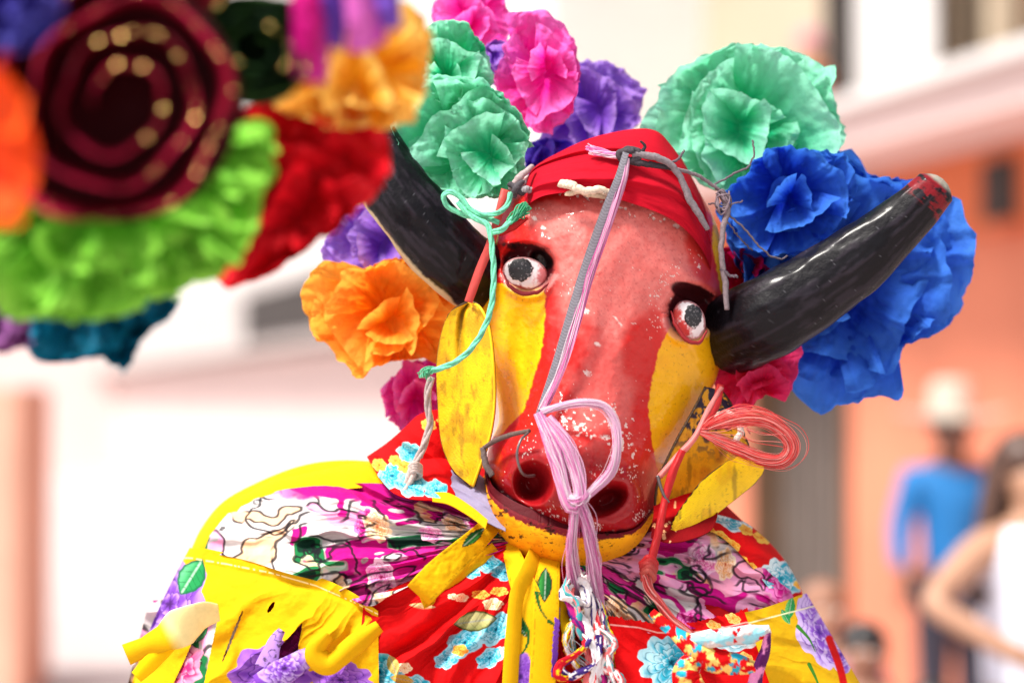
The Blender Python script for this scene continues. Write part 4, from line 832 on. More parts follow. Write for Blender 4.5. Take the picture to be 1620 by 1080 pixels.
# magenta and purple streamers
for i, (x0, x1, y1, cc) in enumerate(((500, 496, 130, lin(206, 60, 160)), (525, 522, 75, lin(100, 60, 170)), (575, 590, 70, lin(196, 70, 180)), (605, 612, 45, lin(120, 80, 190)), (560, 570, 82, lin(222, 110, 200)), (480, 482, 120, lin(206, 20, 130)))):
    o = ribbon('streamer', [(x0, -60, ZD(1.86) + i * 6), ((x0 + x1) / 2 + 4, 20, ZD(1.86) + i * 6), (x1, y1, ZD(1.88) + i * 6)], [46, 44, 40], M['foil'], None, n=30, m=9, col=cc, curl=12, wr=20, seed=i)
    tagp(o, ['pale magenta streamer over the yellow flower, leftmost long one', 'narrow purple streamer second from the dark green rosette', 'lilac streamer hanging in front of the yellow flower', 'violet streamer nearest the green bloom at the top edge', 'pale pink streamer between the purple streamers', 'deep magenta streamer beside the dark green rosette'][i], 'streamer', 'streamers at the top edge')
def rosette(label, ctr, rad, turns, D, c, c2, seed, gold=True, width=60, tilt=0, ry=1.0, beads=150, wall=22):
    t = thing('rosette', label, 'rosette', W(ctr[0], ctr[1], ZD(D)), FG); rs = np.random.RandomState(seed)
    n = int(90 * turns); th = np.linspace(0, turns * 2 * np.pi, n)[:, None]; s_ = np.linspace(0, 1, 14)[None, :]
    rr = rad * (.2 + .8 * th / th[-1]) * (1 + .07 * np.sin(2 * th + seed) + .04 * np.sin(5.3 * th))
    fl = 1 + .16 * s_ ** 2
    X = ctr[0] + rr * np.cos(th + seed) * fl; Y = ctr[1] + ry * rr * np.sin(th + seed) * fl
    Z = ZD(D) - width + width * s_ + 10 * np.sin(5 * th) * s_ + (1 - th / th[-1]) * 30 - 20
    cc = mixc(np.broadcast_to(c, X.shape + (3,)), c2, ss(.5, 1, s_) * ss(.35, .7, fbm(th * 2, s_ * 3, seed)))  # pinker rim tone paints the lit edges of the spiral
    grid('spiral', X, Y, Z, M['foil'], t, cc, thick=.002)
    # felt backing disc, painted near black to put shade in the gaps
    a = np.linspace(0, 2 * np.pi, 60, endpoint=False)[None, :]; r_ = np.linspace(.0005, 1.05, 12)[:, None]
    grid('backing', ctr[0] + rad * r_ * np.cos(a), ctr[1] + ry * rad * r_ * np.sin(a), ZD(D) - width * 1.05 - 12 * r_ + 0 * a, M['foil'], t, c * .25, closeu=True)
    if gold:
        VV, FF, of = [], [], 0
        for i in range(beads):
            k = min(int(n * rs.rand() ** .7), n - 1); j = 13 if rs.rand() < .85 else rs.randint(8, 13); r0 = rs.uniform(.5, 1.3)
            if vn(k * .09, 3, seed) < .42 and i % 4: continue
            p = W(X[k, j] + rs.uniform(-3, 3), Y[k, j] + rs.uniform(-3, 3), Z[k, j] + 4); vw = Vector((0, 0, CAMZ)) - Vector(p); vw.normalize()
            h_ = (vw + sd).normalized() + Vector(rs.normal(0, .1, 3)); h_.normalize(); t1 = h_.orthogonal().normalized(); t2 = h_.cross(t1)
            V = np.array([p + np.array(t1 * math.cos(a) + t2 * math.sin(a)) * r0 * S for a in (0, 1.571, 3.142, 4.712)]); VV.append(V); FF.append(np.array([[0, 1, 2, 3]]) + of); of += 4
        mesh('glitter', np.vstack(VV), np.vstack(FF), M['gold'], t, smooth=False)['kind'] = 'stuff'
    return t
rosette('large maroon spiral rosette with gold glitter edges', (190, 160), 182, 3.3, 1.78, lin(104, 4, 26), lin(196, 30, 70), 3, beads=120, width=75)
rosette('dark green spiral rosette with faint gold edges at the top', (405, 80), 85, 3.2, 1.84, lin(14, 44, 18), lin(50, 84, 30), 5, beads=50, width=60)
op = thing('fabric_leaf', 'smooth orange red fabric leaf cut by the left edge', 'fabric leaf', W(0, 230, ZD(1.66)), FG)
for i, (O, T, w_, cc) in enumerate((((-60, 240), (52, 230), 250, lin(228, 60, 14)), ((-60, 200), (36, 130), 120, lin(240, 84, 20)), ((-60, 280), (40, 330), 110, lin(196, 20, 12)))):
    petal(op, (O[0], O[1], ZD(1.66)), T, w_, ZD(1.62) + i * 6, 20, 6, 540 + i, cc, lin(250, 100, 30), M['foil'], rnd=.5, crk=.2)
for i, (x, y, r_) in enumerate(((100, 330, 90), (20, 60, 70), (330, 190, 60), (300, 30, 70))):
    o = thing('fabric_leaf', ['dark maroon fabric leaf under the maroon rosette', 'near black maroon fabric leaf behind the violet flower', 'dark red fabric leaf between rosette and red flower', 'dark maroon fabric leaf between the two rosettes'][i], 'fabric leaf', W(x, y, ZD(2.08)), FG)
    for k in range(5):
        a = k * 1.257 + i; petal(o, (x, y, ZD(2.08) - 20), (x + r_ * math.cos(a), y + r_ * math.sin(a)), r_ * 1.3, ZD(2.08), 10, 14, 560 + i * 9 + k, [lin(90, 6, 22), lin(60, 4, 22), lin(120, 8, 24), lin(90, 8, 24)][i], lin(120, 10, 30), M['foil'], crk=.5)
# ------------------------------------------------------------------ the dancer
dn = thing('person', 'dancer in a ruffled floral dress wearing the bull mask', 'person', (W(820, 900, -130)[0], W(820, 900, -130)[1] + .02, 0))
bx0, by0 = dn.location.x, dn.location.y
skin = mat('dancer_skin', base=(.3, .15, .09), rough=.5)
nzv = [(0, 0, .95), (0, 0, 1.12), (0, 0, 1.30), (0, .01, 1.43), (0.02, .0, 1.53), (.045, .0, 1.62), (.05, .0, 1.70)]
rd = [.13, .125, .14, .10, .058, .07, .06]; E = [(i, i + 1) for i in range(6)]
J = list(nzv)
for sgn in (-1, 1):
    k = len(J); J += [(sgn * .19, .01, 1.40), (sgn * .27, .0, 1.16), (sgn * .24, -.16, 1.0)]; rd += [.06, .045, .03]; E += [(3, k), (k, k + 1), (k + 1, k + 2)]
    for f in range(4):
        a = len(J); J += [(sgn * (.235 - .018 * f + .02), -.235, .985), (sgn * (.23 - .018 * f + .018), -.262, .967)]; rd += [.009, .0075]; E += [(k + 2, a), (a, a + 1)]
    a = len(J); J += [(sgn * .19, -.20, 1.0), (sgn * .18, -.225, .99)]; rd += [.01, .009]; E += [(k + 2, a), (a, a + 1)]
for sgn in (-1, 1):
    k = len(J); J += [(sgn * .09, 0, .88), (sgn * .1, -.01, .5), (sgn * .1, .02, .09), (sgn * .11, -.12, .035)]; rd += [.1, .065, .045, .035]; E += [(0, k), (k, k + 1), (k + 1, k + 2), (k + 2, k + 3)]
skin_mesh('body', [(j[0] + bx0, j[1] + by0, j[2]) for j in J], E, rd, skin, dn)
YS = np.array([725, 735, 760, 800, 850, 900, 940, 1000, 1080, 1250, 1500, 2000, 2900.])
XLs = np.array([600, 545, 430, 350, 305, 284, 266, 240, 212, 180, 190, 150, 60.])
XRs = np.array([1010, 1050, 1110, 1165, 1215, 1256, 1280, 1320, 1372, 1430, 1420, 1480, 1600.])
ZMs = np.array([-120, -95, -60, -10, 30, 62, 80, 100, 112, 110, 90, 90, 90.])
def robe(px, py, e=2.4):
    xl = np.interp(py, YS, XLs); xr = np.interp(py, YS, XRs); zm = np.interp(py, YS, ZMs); s_ = np.clip((px - (xl + xr) / 2) / ((xr - xl) / 2), -1, 1)
    return -170 + (zm + 170) * (1 - np.abs(s_) ** e) ** .5
def neckpolar(X, Y): dx = X - 850; dy = Y - 850; return np.arctan2(dx, dy + 1e-6) * -1, np.hypot(dx, dy)
def folds(X, Y, f, amp, seed, warp=.25, cx_=850, cy_=850, r0=80):
    a = -np.arctan2(X - cx_, Y - cy_ + 1e-6); r = np.hypot(X - cx_, Y - cy_)
    a = a + warp * (fbm(X / 160, Y / 160, seed) - .5)
    n_ = vn(a * f + 50, r / 260, seed + 1); rg = 1 - np.abs(2 * n_ - 1); n2_ = vn(a * f * 2.3 + 9, r / 180, seed + 2)
    n3_ = 1 - np.abs(2 * vn(a * f * 4.1 + 3, r / 120, seed + 3) - 1)
    return amp * ((rg - .5) * 1.3 + (n2_ - .5) * .7 + (n3_ - .5) * .12) * np.clip(r / r0 / 2, .35, 1.5)
# under-robe closed all round, from the neck to the ground
n, m = 96, 60
py_ = np.interp(np.linspace(0, 1, m), [0, .3, 1], [740, 1080, 2860])[:, None]; ph = np.linspace(0, 2 * np.pi, n, endpoint=False)[None, :]
xl = np.interp(py_, YS, XLs) + 14; xr = np.interp(py_, YS, XRs) - 14; zm = np.interp(py_, YS, ZMs) - 16
ux = np.sign(np.cos(ph)) * np.abs(np.cos(ph)) ** .8; uz = np.sign(np.sin(ph)) * np.abs(np.sin(ph)) ** .9
X = (xl + xr) / 2 + (xr - xl) / 2 * ux; Z = -170 + np.where(uz > 0, (zm + 170) * uz, 190 * uz)
grid('robe', X, py_ + 0 * ph, Z + 8 * np.sin(ph * 17) * (py_ > 900), M['cloth'], dn, lin(170, 14, 20), closeu=True)
# --- print painters
YEL = lin(220, 168, 8); RED = lin(206, 12, 16); WHT = lin(206, 198, 196); MGN = lin(186, 14, 120); PCH = lin(240, 186, 130); PNK = lin(232, 130, 190); INK = lin(26, 22, 30); LEAF = lin(28, 110, 60); VIO = lin(116, 62, 168); CYA = lin(40, 170, 196)
def rose(c, X, Y, x, y, r, cs, seed, sq=1.0, ang=0, petals=7):
    a = math.radians(ang); dx = X - x; dy = Y - y; u_ = (dx * math.cos(a) + dy * math.sin(a)) / r; v_ = (-dx * math.sin(a) + dy * math.cos(a)) / (r * sq)
    rr = np.hypot(u_, v_); th = np.arctan2(v_, u_); nn = fbm(X / r * 3.2, Y / r * 3.2, seed)
    R1 = 1 + .10 * np.cos(petals * th + seed) + .03 * np.cos((petals * 2 + 1) * th) + (nn - .5) * .10
    ins = 1 - ss(.97, 1.0, rr / R1)
    body = np.broadcast_to(cs[1], X.shape + (3,)).copy()
    st_ = fbm(np.cos(th) * 3 + 9, np.sin(th) * 3 + rr * 2, seed + 4, 3)
    for j_, (Rj, kj) in enumerate(((1.0, petals), (.74, petals - 1), (.5, max(3, petals - 2)), (.27, 3))):
        f_ = th * kj / 6.2832 + .37 * j_ + (nn - .5) * .5; f_ = f_ - np.floor(f_); ed = Rj * R1 * (1 - .34 * (2 * f_ - 1) ** 4)
        on = 1 - ss(.96, 1.0, rr / ed) if j_ else np.ones_like(rr); t_ = np.clip(rr / ed, 0, 1)
        pc = mixc(np.broadcast_to(cs[0], X.shape + (3,)), cs[1], ss(.15, .6, t_ + (st_ - .5) * .5)); pc = mixc(pc, cs[2], ss(.62, 1.0, t_ + (st_ - .5) * .7) * .9)
        pc = mixc(pc, cs[0], (1 - ss(.02, .07, np.minimum(f_, 1 - f_))) * .7 * (t_ < .95)); body = body * (1 - on[..., None]) + pc * on[..., None]
        if j_: body = mixc(body, cs[0], (1 - ss(.0, .05, np.abs(rr / ed - 1.02))) * .6)
    return c * (1 - ins[..., None]) + body * ins[..., None]
def leaf(c, X, Y, x, y, L, wd_, ang, c1, c2, out=None):
    a = math.radians(ang); dx = X - x; dy = Y - y; u_ = (dx * math.cos(a) + dy * math.sin(a)) / L; v_ = (-dx * math.sin(a) + dy * math.cos(a)) / wd_
    e = np.abs(v_) - np.maximum(0, 1 - u_ ** 2) * (1 + .03 * np.sin(u_ * 17)); ins = (1 - ss(-.08, 0, e)) * (np.abs(u_) < 1)
    body = mixc(np.broadcast_to(c1, X.shape + (3,)), c2, ss(-.1, .9, v_) * .8); body = mixc(body, c2 * .4 + .3, (1 - ss(.04, .12, np.abs(v_))) * .8); body = mixc(body, c1 * .35, 1 - ss(.0, .18, np.abs(np.sin((u_ - np.abs(v_) * .4) * 11))))
    if out is not None: body = mixc(body, out, ss(-.3, -.1, e))
    return c * (1 - ins[..., None]) + body * ins[..., None]
def stroke(c, X, Y, pts, wd_, cc, tap=True):
    q = spl(pts, 40); ins = np.zeros_like(X)
    for i in range(39):
        t = i / 38; ww = wd_ * (1.2 - t if tap else 1)
        a = q[i, :2]; b = q[i + 1, :2]; ab = b - a; k = np.clip(((X - a[0]) * ab[0] + (Y - a[1]) * ab[1]) / (ab @ ab + 1e-9), 0, 1)
        ins = np.maximum(ins, 1 - ss(ww * .7, ww, np.hypot(X - a[0] - ab[0] * k, Y - a[1] - ab[1] * k)))
    return mixc(c, cc, ins)
def painterly(X, Y, seed, st=.30, ang0=None, mg=.5):
    """white cotton with magenta, pink and peach washes and ink lines; the print is squeezed across the gathers"""
    a, r = neckpolar(X, Y); U = r / 95; V = a * (6.5 if ang0 is None else ang0)
    wx = (fbm(U * .8, V * .8, seed + 1) - .5) * 1.8; wy = (fbm(U * .8, V * .8, seed + 2) - .5) * 1.8
    n_ = fbm(U * .8 + wx, V * .8 + wy, seed + 3, 3); n2_ = fbm(U * 1.1 + wy, V * 1.1 + wx, seed + 4, 3); n3_ = fbm(U * .9 - wx, V + wy, seed + 5, 3)
    c = np.broadcast_to(WHT, X.shape + (3,)).copy()
    c = mixc(c, PCH, ss(.50, .60, n2_) * .75); c = mixc(c, lin(226, 120, 70), ss(.66, .76, n2_) * .6)
    c = mixc(c, PNK, ss(.50, .57, n3_) * .7)
    c = mixc(c, MGN, ss(mg, mg + .015, n_)); c = mixc(c, lin(226, 70, 160), ss(mg + .12, mg + .2, n_) * .5)
    g = fbm(U * 1.3 + 30, V * 1.2 + 9, seed + 6, 3); c = mixc(c, LEAF, ss(.70, .712, g)); c = mixc(c, lin(14, 48, 34), ss(.76, .78, g)); c = mixc(c, lin(110, 190, 150), (1 - ss(.0, .02, np.abs(g - .69))) * .6)
    rs_ = np.random.RandomState(seed); sg = 1 if seed == 210 else -1
    for k in range(16):
        rc = rs_.uniform(110, 520); ac = sg * rs_.uniform(.75, 1.95); pal = [(lin(170, 40, 90), PNK, lin(246, 210, 226)), (lin(190, 90, 60), PCH, lin(248, 226, 200)), (lin(120, 10, 80), MGN, lin(236, 130, 196))][k % 3]
        c = rose(c, r, a * 230, rc, ac * 230, rs_.uniform(18, 36), pal, seed + k, .8, rs_.uniform(0, 90), 6)
    for k, (fld, lv) in enumerate(((n2_, .56), (n3_, .54), (fbm(U * 1.5 + wx, V * 1.4 + wy, seed + 8, 2), .5), (fbm(U * 1.2 + wy * 2, V * 1.5, seed + 9, 2), .42))):
        gu = np.abs(np.gradient(fld, axis=0)) + np.abs(np.gradient(fld, axis=1)) + 1e-5
        br_ = ss(.42, .55, fbm(U * 1.4, V * 1.4, seed + 40 + k)); c = mixc(c, INK, (1 - ss(.5, 1.6, np.abs(fld - lv) / gu * .5)) * br_ * .9)
    return c
def cpatch(name, top, bot, nu, nv, off_, colf, fold=(9, 8, 1), hem=0, edge_dz=(0, 0, 0, 0), thick=.0012, warp=.25, rough=0, par=dn, m=None, extra=None):
    a = spl(top, nu); b = spl(bot, nu); v = np.linspace(0, 1, nv)[:, None]; u = np.linspace(0, 1, nu)[None, :]
    X = a[None, :, 0] * (1 - v) + b[None, :, 0] * v; Y = a[None, :, 1] * (1 - v) + b[None, :, 1] * v
    if rough: Y = Y + (1 - ss(0, .06, v)) * (fbm(u * 60, u * 0 + 2, fold[2] + 3, 3) - .5) * rough
    Z = robe(X, Y) + off_ + folds(X, Y, fold[0], fold[1], fold[2], warp) + (fbm(X / 38, Y / 38, fold[2] + 7) - .5) * 6
    z0, z1, z2, z3 = edge_dz     # top, bottom, left, right lifts
    Z = Z + z0 * (1 - v) ** 6 + z1 * v ** 6 + z2 * (1 - u) ** 6 + z3 * u ** 6
    if extra is not None: X, Y, Z = extra(X, Y, Z, u, v)
    c = colf(X, Y, u + 0 * v, v + 0 * u)
    return grid(name, X, Y, Z, m or M['cloth'], par, c, thick if nu < 200 else 0)
def plain(cc, seed=0, var=.06): return lambda X, Y, u, v: np.broadcast_to(cc, X.shape + (3,)) * (1 + var * (fbm(X / 30, Y / 30, seed)[..., None] - .5))
# 1 back yellow shoulder
cpatch('shoulder_cloth', [(296, 884), (318, 836), (352, 794), (404, 764), (470, 738), (530, 728), (590, 730), (620, 742)], [(330, 900), (362, 860), (400, 810), (450, 792), (500, 780), (560, 772), (610, 770), (640, 776)], 240, 80, 0, plain(YEL, 1), (14, 5, 101), edge_dz=(-70, 0, -20, 0))
# 2 gathered magenta and white print, left
def c2(X, Y, u, v):
    c = painterly(X, Y, 210, mg=.545)
    c = mixc(c, MGN, (1 - ss(.10, .16, v + (fbm(X / 30, Y / 30, 5) - .5) * .15)) * ss(.2, .35, u)); return c
cpatch('gathered_yoke', [(332, 846), (368, 806), (420, 780), (500, 768), (590, 764), (650, 772), (710, 792), (775, 822), (815, 850)], [(322, 872), (390, 886), (450, 905), (520, 925), (580, 958), (620, 940), (680, 910), (740, 884), (815, 872)], 540, 230, 24, c2, (15, 20, 103), edge_dz=(-26, 0, -8, -20), warp=.18)
# 3 red body cloth with blue flowers, centre left
def c3(X, Y, u, v):
    c = np.broadcast_to(RED, X.shape + (3,)).copy(); B = (lin(8, 50, 90), CYA, lin(160, 220, 235)); W2 = (lin(190, 60, 40), lin(240, 210, 150), lin(250, 235, 200)); OR = (lin(180, 50, 20), lin(240, 140, 40), lin(250, 200, 90))
    for x, y, r_, cs, sq, an in ((735, 1016, 34, B, .6, -30), (785, 995, 36, B, .55, -35), (706, 1043, 20, B, .7, -20), (600, 1062, 40, B, .7, 20), (775, 1040, 24, B, .6, -30), (770, 890, 30, B, .5, 20), (800, 905, 22, B, .6, 0), (745, 905, 16, B, .6, 0), (655, 1085, 26, B, .7, 0)):
        c = rose(c, X, Y, x, y, r_, cs, int(x), sq, an, 6)
    for x, y, r_, cs, sq in ((760, 940, 14, OR, .5), (790, 935, 14, OR, .5), (730, 945, 11, W2, .6), (716, 943, 8, W2, .6), (780, 955, 16, W2, .6), (728, 1028, 13, OR, .7), (640, 1056, 12, W2, .7), (805, 1030, 14, W2, .7)):
        c = rose(c, X, Y, x, y, r_, cs, int(x), sq, 0, 5)
    c = leaf(c, X, Y, 752, 982, 36, 17, -8, lin(196, 190, 130), lin(120, 130, 60), lin(70, 70, 30)); c = leaf(c, X, Y, 622, 1052, 18, 10, 70, lin(220, 200, 110), lin(170, 140, 60)); c = leaf(c, X, Y, 636, 1074, 20, 8, 10, lin(210, 170, 60), lin(160, 110, 40)); c = leaf(c, X, Y, 668, 958, 22, 5, 5, lin(220, 180, 120), lin(150, 60, 40))
    return c * (1 + .1 * (fbm(X / 40, Y / 40, 3)[..., None] - .5))
cpatch('bodice', [(575, 950), (610, 935), (680, 904), (740, 880), (800, 862), (860, 868), (900, 880)], [(560, 1130), (620, 1135), (690, 1135), (750, 1135), (800, 1135), (860, 1135), (920, 1135)], 390, 250, 8, c3, (7, 19, 105), warp=.35)
# 4 white and magenta gathers, right
cpatch('gathered_yoke', [(880, 880), (940, 862), (1000, 848), (1050, 836), (1100, 826), (1150, 828), (1200, 856), (1240, 905), (1262, 950)], [(900, 900), (925, 950), (955, 990), (1000, 1000), (1060, 1000), (1120, 990), (1180, 985), (1230, 975), (1264, 962)], 460, 220, 10, lambda X, Y, u, v: painterly(X, Y, 233, ang0=5, mg=.56), (11, 15, 107), edge_dz=(-30, 0, 0, -20))
# 5 red shoulder with blue flower
def c5(X, Y, u, v):
    c = np.broadcast_to(RED * 1.1, X.shape + (3,)).copy(); W2 = (lin(20, 120, 140), CYA, lin(225, 240, 240)); OR = (lin(200, 60, 20), lin(240, 150, 40), lin(250, 210, 90))
    c = rose(c, X, Y, 1235, 915, 34, W2, 3, .8, 50, 8); c = rose(c, X, Y, 1160, 822, 34, W2, 4, .5, 20, 6)
    for x, y, r_ in ((1140, 850, 16), (1160, 862, 12), (1180, 838, 12), (1205, 850, 14), (1262, 900, 8), (1263, 925, 9), (1120, 838, 14), (1190, 895, 8), (1175, 885, 10)): c = rose(c, X, Y, x, y, r_, OR, int(x), .6, 30, 5)
    return c
cpatch('shoulder_cloth', [(1085, 812), (1125, 806), (1165, 818), (1205, 846), (1240, 884), (1264, 925), (1272, 946)], [(1085, 838), (1115, 838), (1145, 852), (1180, 886), (1215, 928), (1240, 962), (1262, 968)], 300, 150, 16, c5, (10, 7, 109), edge_dz=(-60, 4, -10, -20))
# 6 yellow ruffle, left
def c6(X, Y, u, v):
    c = np.broadcast_to(YEL, X.shape + (3,)).copy()
    c = rose(c, X, Y, 268, 955, 52, (lin(66, 26, 96), VIO, lin(176, 136, 206)), 7, 1.5, 28, 6)
    c = leaf(c, X, Y, 303, 912, 34, 22, 122, lin(30, 130, 70), lin(110, 200, 140), lin(20, 90, 60))
    vl = (lin(52, 20, 84), VIO, lin(150, 96, 190)); c = rose(c, X, Y, 430, 1062, 66, vl, 9, .7, -10, 7); c = rose(c, X, Y, 540, 1075, 50, vl, 11, .6, 5, 8)
    st = np.interp(X, [300, 360, 430, 500, 560, 600], [882, 892, 906, 926, 952, 972]); c = mixc(c, lin(250, 236, 170), (1 - ss(.6, 1.5, np.abs(Y - st))) * (vn(X / 3, Y * 0, 5) > .35) * .9)
    return c * (1 + .05 * (fbm(X / 30, Y / 30, 3)[..., None] - .5))
def hemfold(X, Y, Z, u, v):
    Z = Z + 7 * np.exp(-((v - .0) / .05) ** 2) - 5 * np.exp(-((v - .085) / .02) ** 2); return X, Y, Z
def keepcut(X, Y): return None
a = spl([(300, 866), (330, 868), (390, 882), (450, 896), (510, 914), (560, 938), (598, 966)], 460); b = spl([(196, 1130), (262, 1130), (340, 1130), (420, 1130), (500, 1130), (550, 1130), (600, 1130)], 460)
v = np.linspace(0, 1, 270)[:, None]; u = np.linspace(0, 1, 460)[None, :]
X = a[None, :, 0] * (1 - v) + b[None, :, 0] * v; Y = a[None, :, 1] * (1 - v) + b[None, :, 1] * v; X = X - 12 * np.sin(np.pi * v) * (1 - u) ** 2
Z = robe(X, Y) + 24 + folds(X, Y, 6.5, 13, 111, .3, 760, 700) * (.25 + .75 * ss(.05, .4, v)) + (fbm(X / 38, Y / 38, 7) - .5) * 7 + 6 * np.exp(-(v / .05) ** 2) - 4 * np.exp(-((v - .09) / .02) ** 2)
# torn slits in the ruffle
def slit(X, Y, x0, y0, x1, y1, wd_):
    dx, dy = x1 - x0, y1 - y0; t = ((X - x0) * dx + (Y - y0) * dy) / (dx * dx + dy * dy); d = ((X - x0) * -dy + (Y - y0) * dx) / math.hypot(dx, dy)
    return (np.abs(d + (vn(t * 30, t * 0, 3) - .5) * 1.5) < wd_ * np.sqrt(np.clip(4 * t * (1 - t), 0, 1))) & (t > 0) & (t < 1)
cut = slit(X, Y, 384, 966, 352, 1046, 1.4) | slit(X, Y, 434, 952, 424, 968, 2.6)
t = (Y - 968) / 190; cut |= (X > 318 - t * 30 - 40 * ss(0, 1, t)) & (X < 346 - t * 40) & (Y > 968 + (346 - X) * .4)        # open wedge with rose print below
cut |= (np.abs((X - 470) - (1000 - Y) * .55) < 14 * np.clip((Y - 985) / 60, 0, 1) * 1.6) & (Y > 985) & (Y < 1042)
grid('yellow_ruffle', X, Y, Z, M['cloth'], dn, c6(X, Y, u + 0 * v, v + 0 * u), 0, keep=~cut)['label'] = 'torn yellow ruffle with violet flowers on the left shoulder'
# rose print seen through the tear
cpatch('under_ruffle', [(236, 950), (280, 946), (330, 944), (380, 950), (440, 980), (500, 990)], [(190, 1130), (240, 1130), (300, 1130), (350, 1130), (430, 1130), (500, 1130)], 220, 150, 8,
       lambda X, Y, u, v: rose(rose(leaf(leaf(painterly(X, Y, 260, mg=.66), X, Y, 318, 1000, 20, 9, -60, LEAF, lin(90, 180, 120), INK), X, Y, 306, 1036, 18, 10, 40, LEAF, lin(90, 180, 120), INK), X, Y, 276, 1050, 44, (lin(130, 10, 50), lin(206, 40, 110), lin(240, 170, 200)), 3), X, Y, 470, 1030, 50, (lin(50, 8, 40), lin(110, 16, 70), lin(150, 30, 110)), 6), (8, 8, 113))
# turned back strips at the left
ribbon('torn_strip', [(346, 968, 60), (320, 972, 84), (296, 985, 96), (268, 1004, 96), (235, 1020, 84), (200, 1035, 66)], [26, 56, 66, 44, 30, 34], M['cloth'], dn, tw=[10, 40, 20, -20, 0, 0], n=90, m=16, curl=8, colf=lambda t, s_, x, y: mixc(np.broadcast_to(lin(248, 232, 160), t.shape + (3,)), YEL, ss(.45, .6, t)))
ribbon('torn_strip', [(276, 1010, 70), (256, 1030, 84), (236, 1050, 80), (216, 1070, 66)], [24, 26, 26, 20], M['cloth'], dn, tw=[20, 10, 0], n=50, m=12, curl=5, col=lin(242, 196, 6))
# violet folded-over tear
ribbon('torn_flap', [(408, 1084, 130), (442, 1066, 138), (478, 1044, 142), (512, 1022, 136)], [34, 44, 34, 14], M['cloth'], dn, tw=[0, 15, 10], n=70, m=26, curl=10, colf=lambda t, s_, x, y: rose(np.broadcast_to(VIO, t.shape + (3,)).copy(), x, y, 450, 1056, 40, (lin(52, 20, 84), VIO, lin(190, 160, 220)), 5))
ribbon('torn_flap', [(420, 1056, 122), (428, 1034, 128), (436, 1012, 130), (446, 996, 128)], [36, 32, 22, 10], M['cloth'], dn, tw=[20, 30, 10], n=50, m=20, curl=6, colf=lambda t, s_, x, y: mixc(np.broadcast_to(lin(170, 130, 205), t.shape + (3,)), INK, (1 - ss(.03, .06, np.abs(fbm(x / 12, y / 12, 4) - .5))) * .8))
ribbon('torn_flap', [(520, 1002, 150), (500, 1030, 150), (520, 1050, 148), (560, 1020, 146), (600, 990, 130)], [20, 40, 30, 34, 20], M['cloth'], dn, tw=[30, 0, -20], n=60, m=16, curl=10, col=YEL)
# 7 yellow flounce right
def c7(X, Y, u, v):
    c = np.broadcast_to(YEL * np.array([1, 1.05, 2.5]), X.shape + (3,)).copy(); vl = (lin(84, 44, 150), lin(140, 86, 200), lin(214, 190, 236))
    c = rose(c, X, Y, 1296, 1000, 34, vl, 3, 1.7, -24, 5); c = rose(c, X, Y, 1286, 955, 22, vl, 4, 1.3, 0, 5); c = rose(c, X, Y, 1330, 1035, 26, vl, 6, 1.2, -60, 5); c = leaf(c, X, Y, 1250, 962, 20, 8, 100, lin(40, 150, 80), lin(120, 200, 110)); c = leaf(c, X, Y, 1243, 975, 14, 6, 60, lin(40, 150, 80), lin(120, 200, 110))
    c = stroke(c, X, Y, [(1262, 990), (1280, 1010), (1290, 1030)], 3, lin(60, 130, 40)); c = stroke(c, X, Y, [(1280, 1050), (1292, 1075), (1300, 1100)], 3, lin(60, 130, 40)); c = stroke(c, X, Y, [(1312, 1010), (1330, 1060), (1340, 1110)], 7, RED, False)
    st = 981 - (X - 1200) * .26; c = mixc(c, lin(250, 240, 190), (1 - ss(.6, 1.6, np.abs(Y - st))) * .9); return c
cpatch('yellow_ruffle', [(1178, 968), (1205, 962), (1235, 952), (1262, 942), (1276, 938)], [(1235, 1130), (1275, 1130), (1320, 1130), (1360, 1130), (1384, 1120)], 220, 200, 30, c7, (8, 11, 115), edge_dz=(8, 0, 6, -40))['label'] = 'yellow ruffle with violet iris print on the right shoulder'
# 8 red flounce right with cyan rose
def c8(X, Y, u, v):
    c = np.broadcast_to(RED * 1.15, X.shape + (3,)).copy()
    c = rose(c, X, Y, 1062, 1048, 52, (lin(6, 70, 96), lin(50, 176, 206), lin(190, 236, 245)), 3, .85, 15, 9)
    c = rose(c, X, Y, 1160, 1010, 40, (lin(30, 120, 140), lin(140, 206, 220), lin(235, 246, 248)), 8, .5, 0, 7); c = leaf(c, X, Y, 1104, 1026, 16, 8, 40, lin(230, 200, 90), lin(190, 150, 40))
    for x, y in ((1085, 1015), (1130, 990), (1160, 978), (1180, 1040)): c = rose(c, X, Y, x, y, 13, (lin(200, 60, 20), lin(240, 160, 60), lin(250, 220, 130)), x, .6, 30, 5)
    st = np.interp(X, [960, 1010, 1040, 1080, 1130, 1180], [987, 992, 1000, 1001, 996, 984]); c = mixc(c, lin(250, 190, 180), (1 - ss(.6, 1.7, np.abs(Y - st))) * .9); return c
cpatch('red_ruffle', [(962, 972), (990, 978), (1030, 984), (1070, 990), (1110, 980), (1150, 972), (1182, 962)], [(985, 1130), (1030, 1135), (1070, 1135), (1110, 1135), (1150, 1135), (1200, 1135), (1245, 1130)], 360, 240, 22, c8, (7, 9, 117), edge_dz=(8, 0, 4, 0), rough=7)['label'] = 'red ruffle printed with a large blue rose'
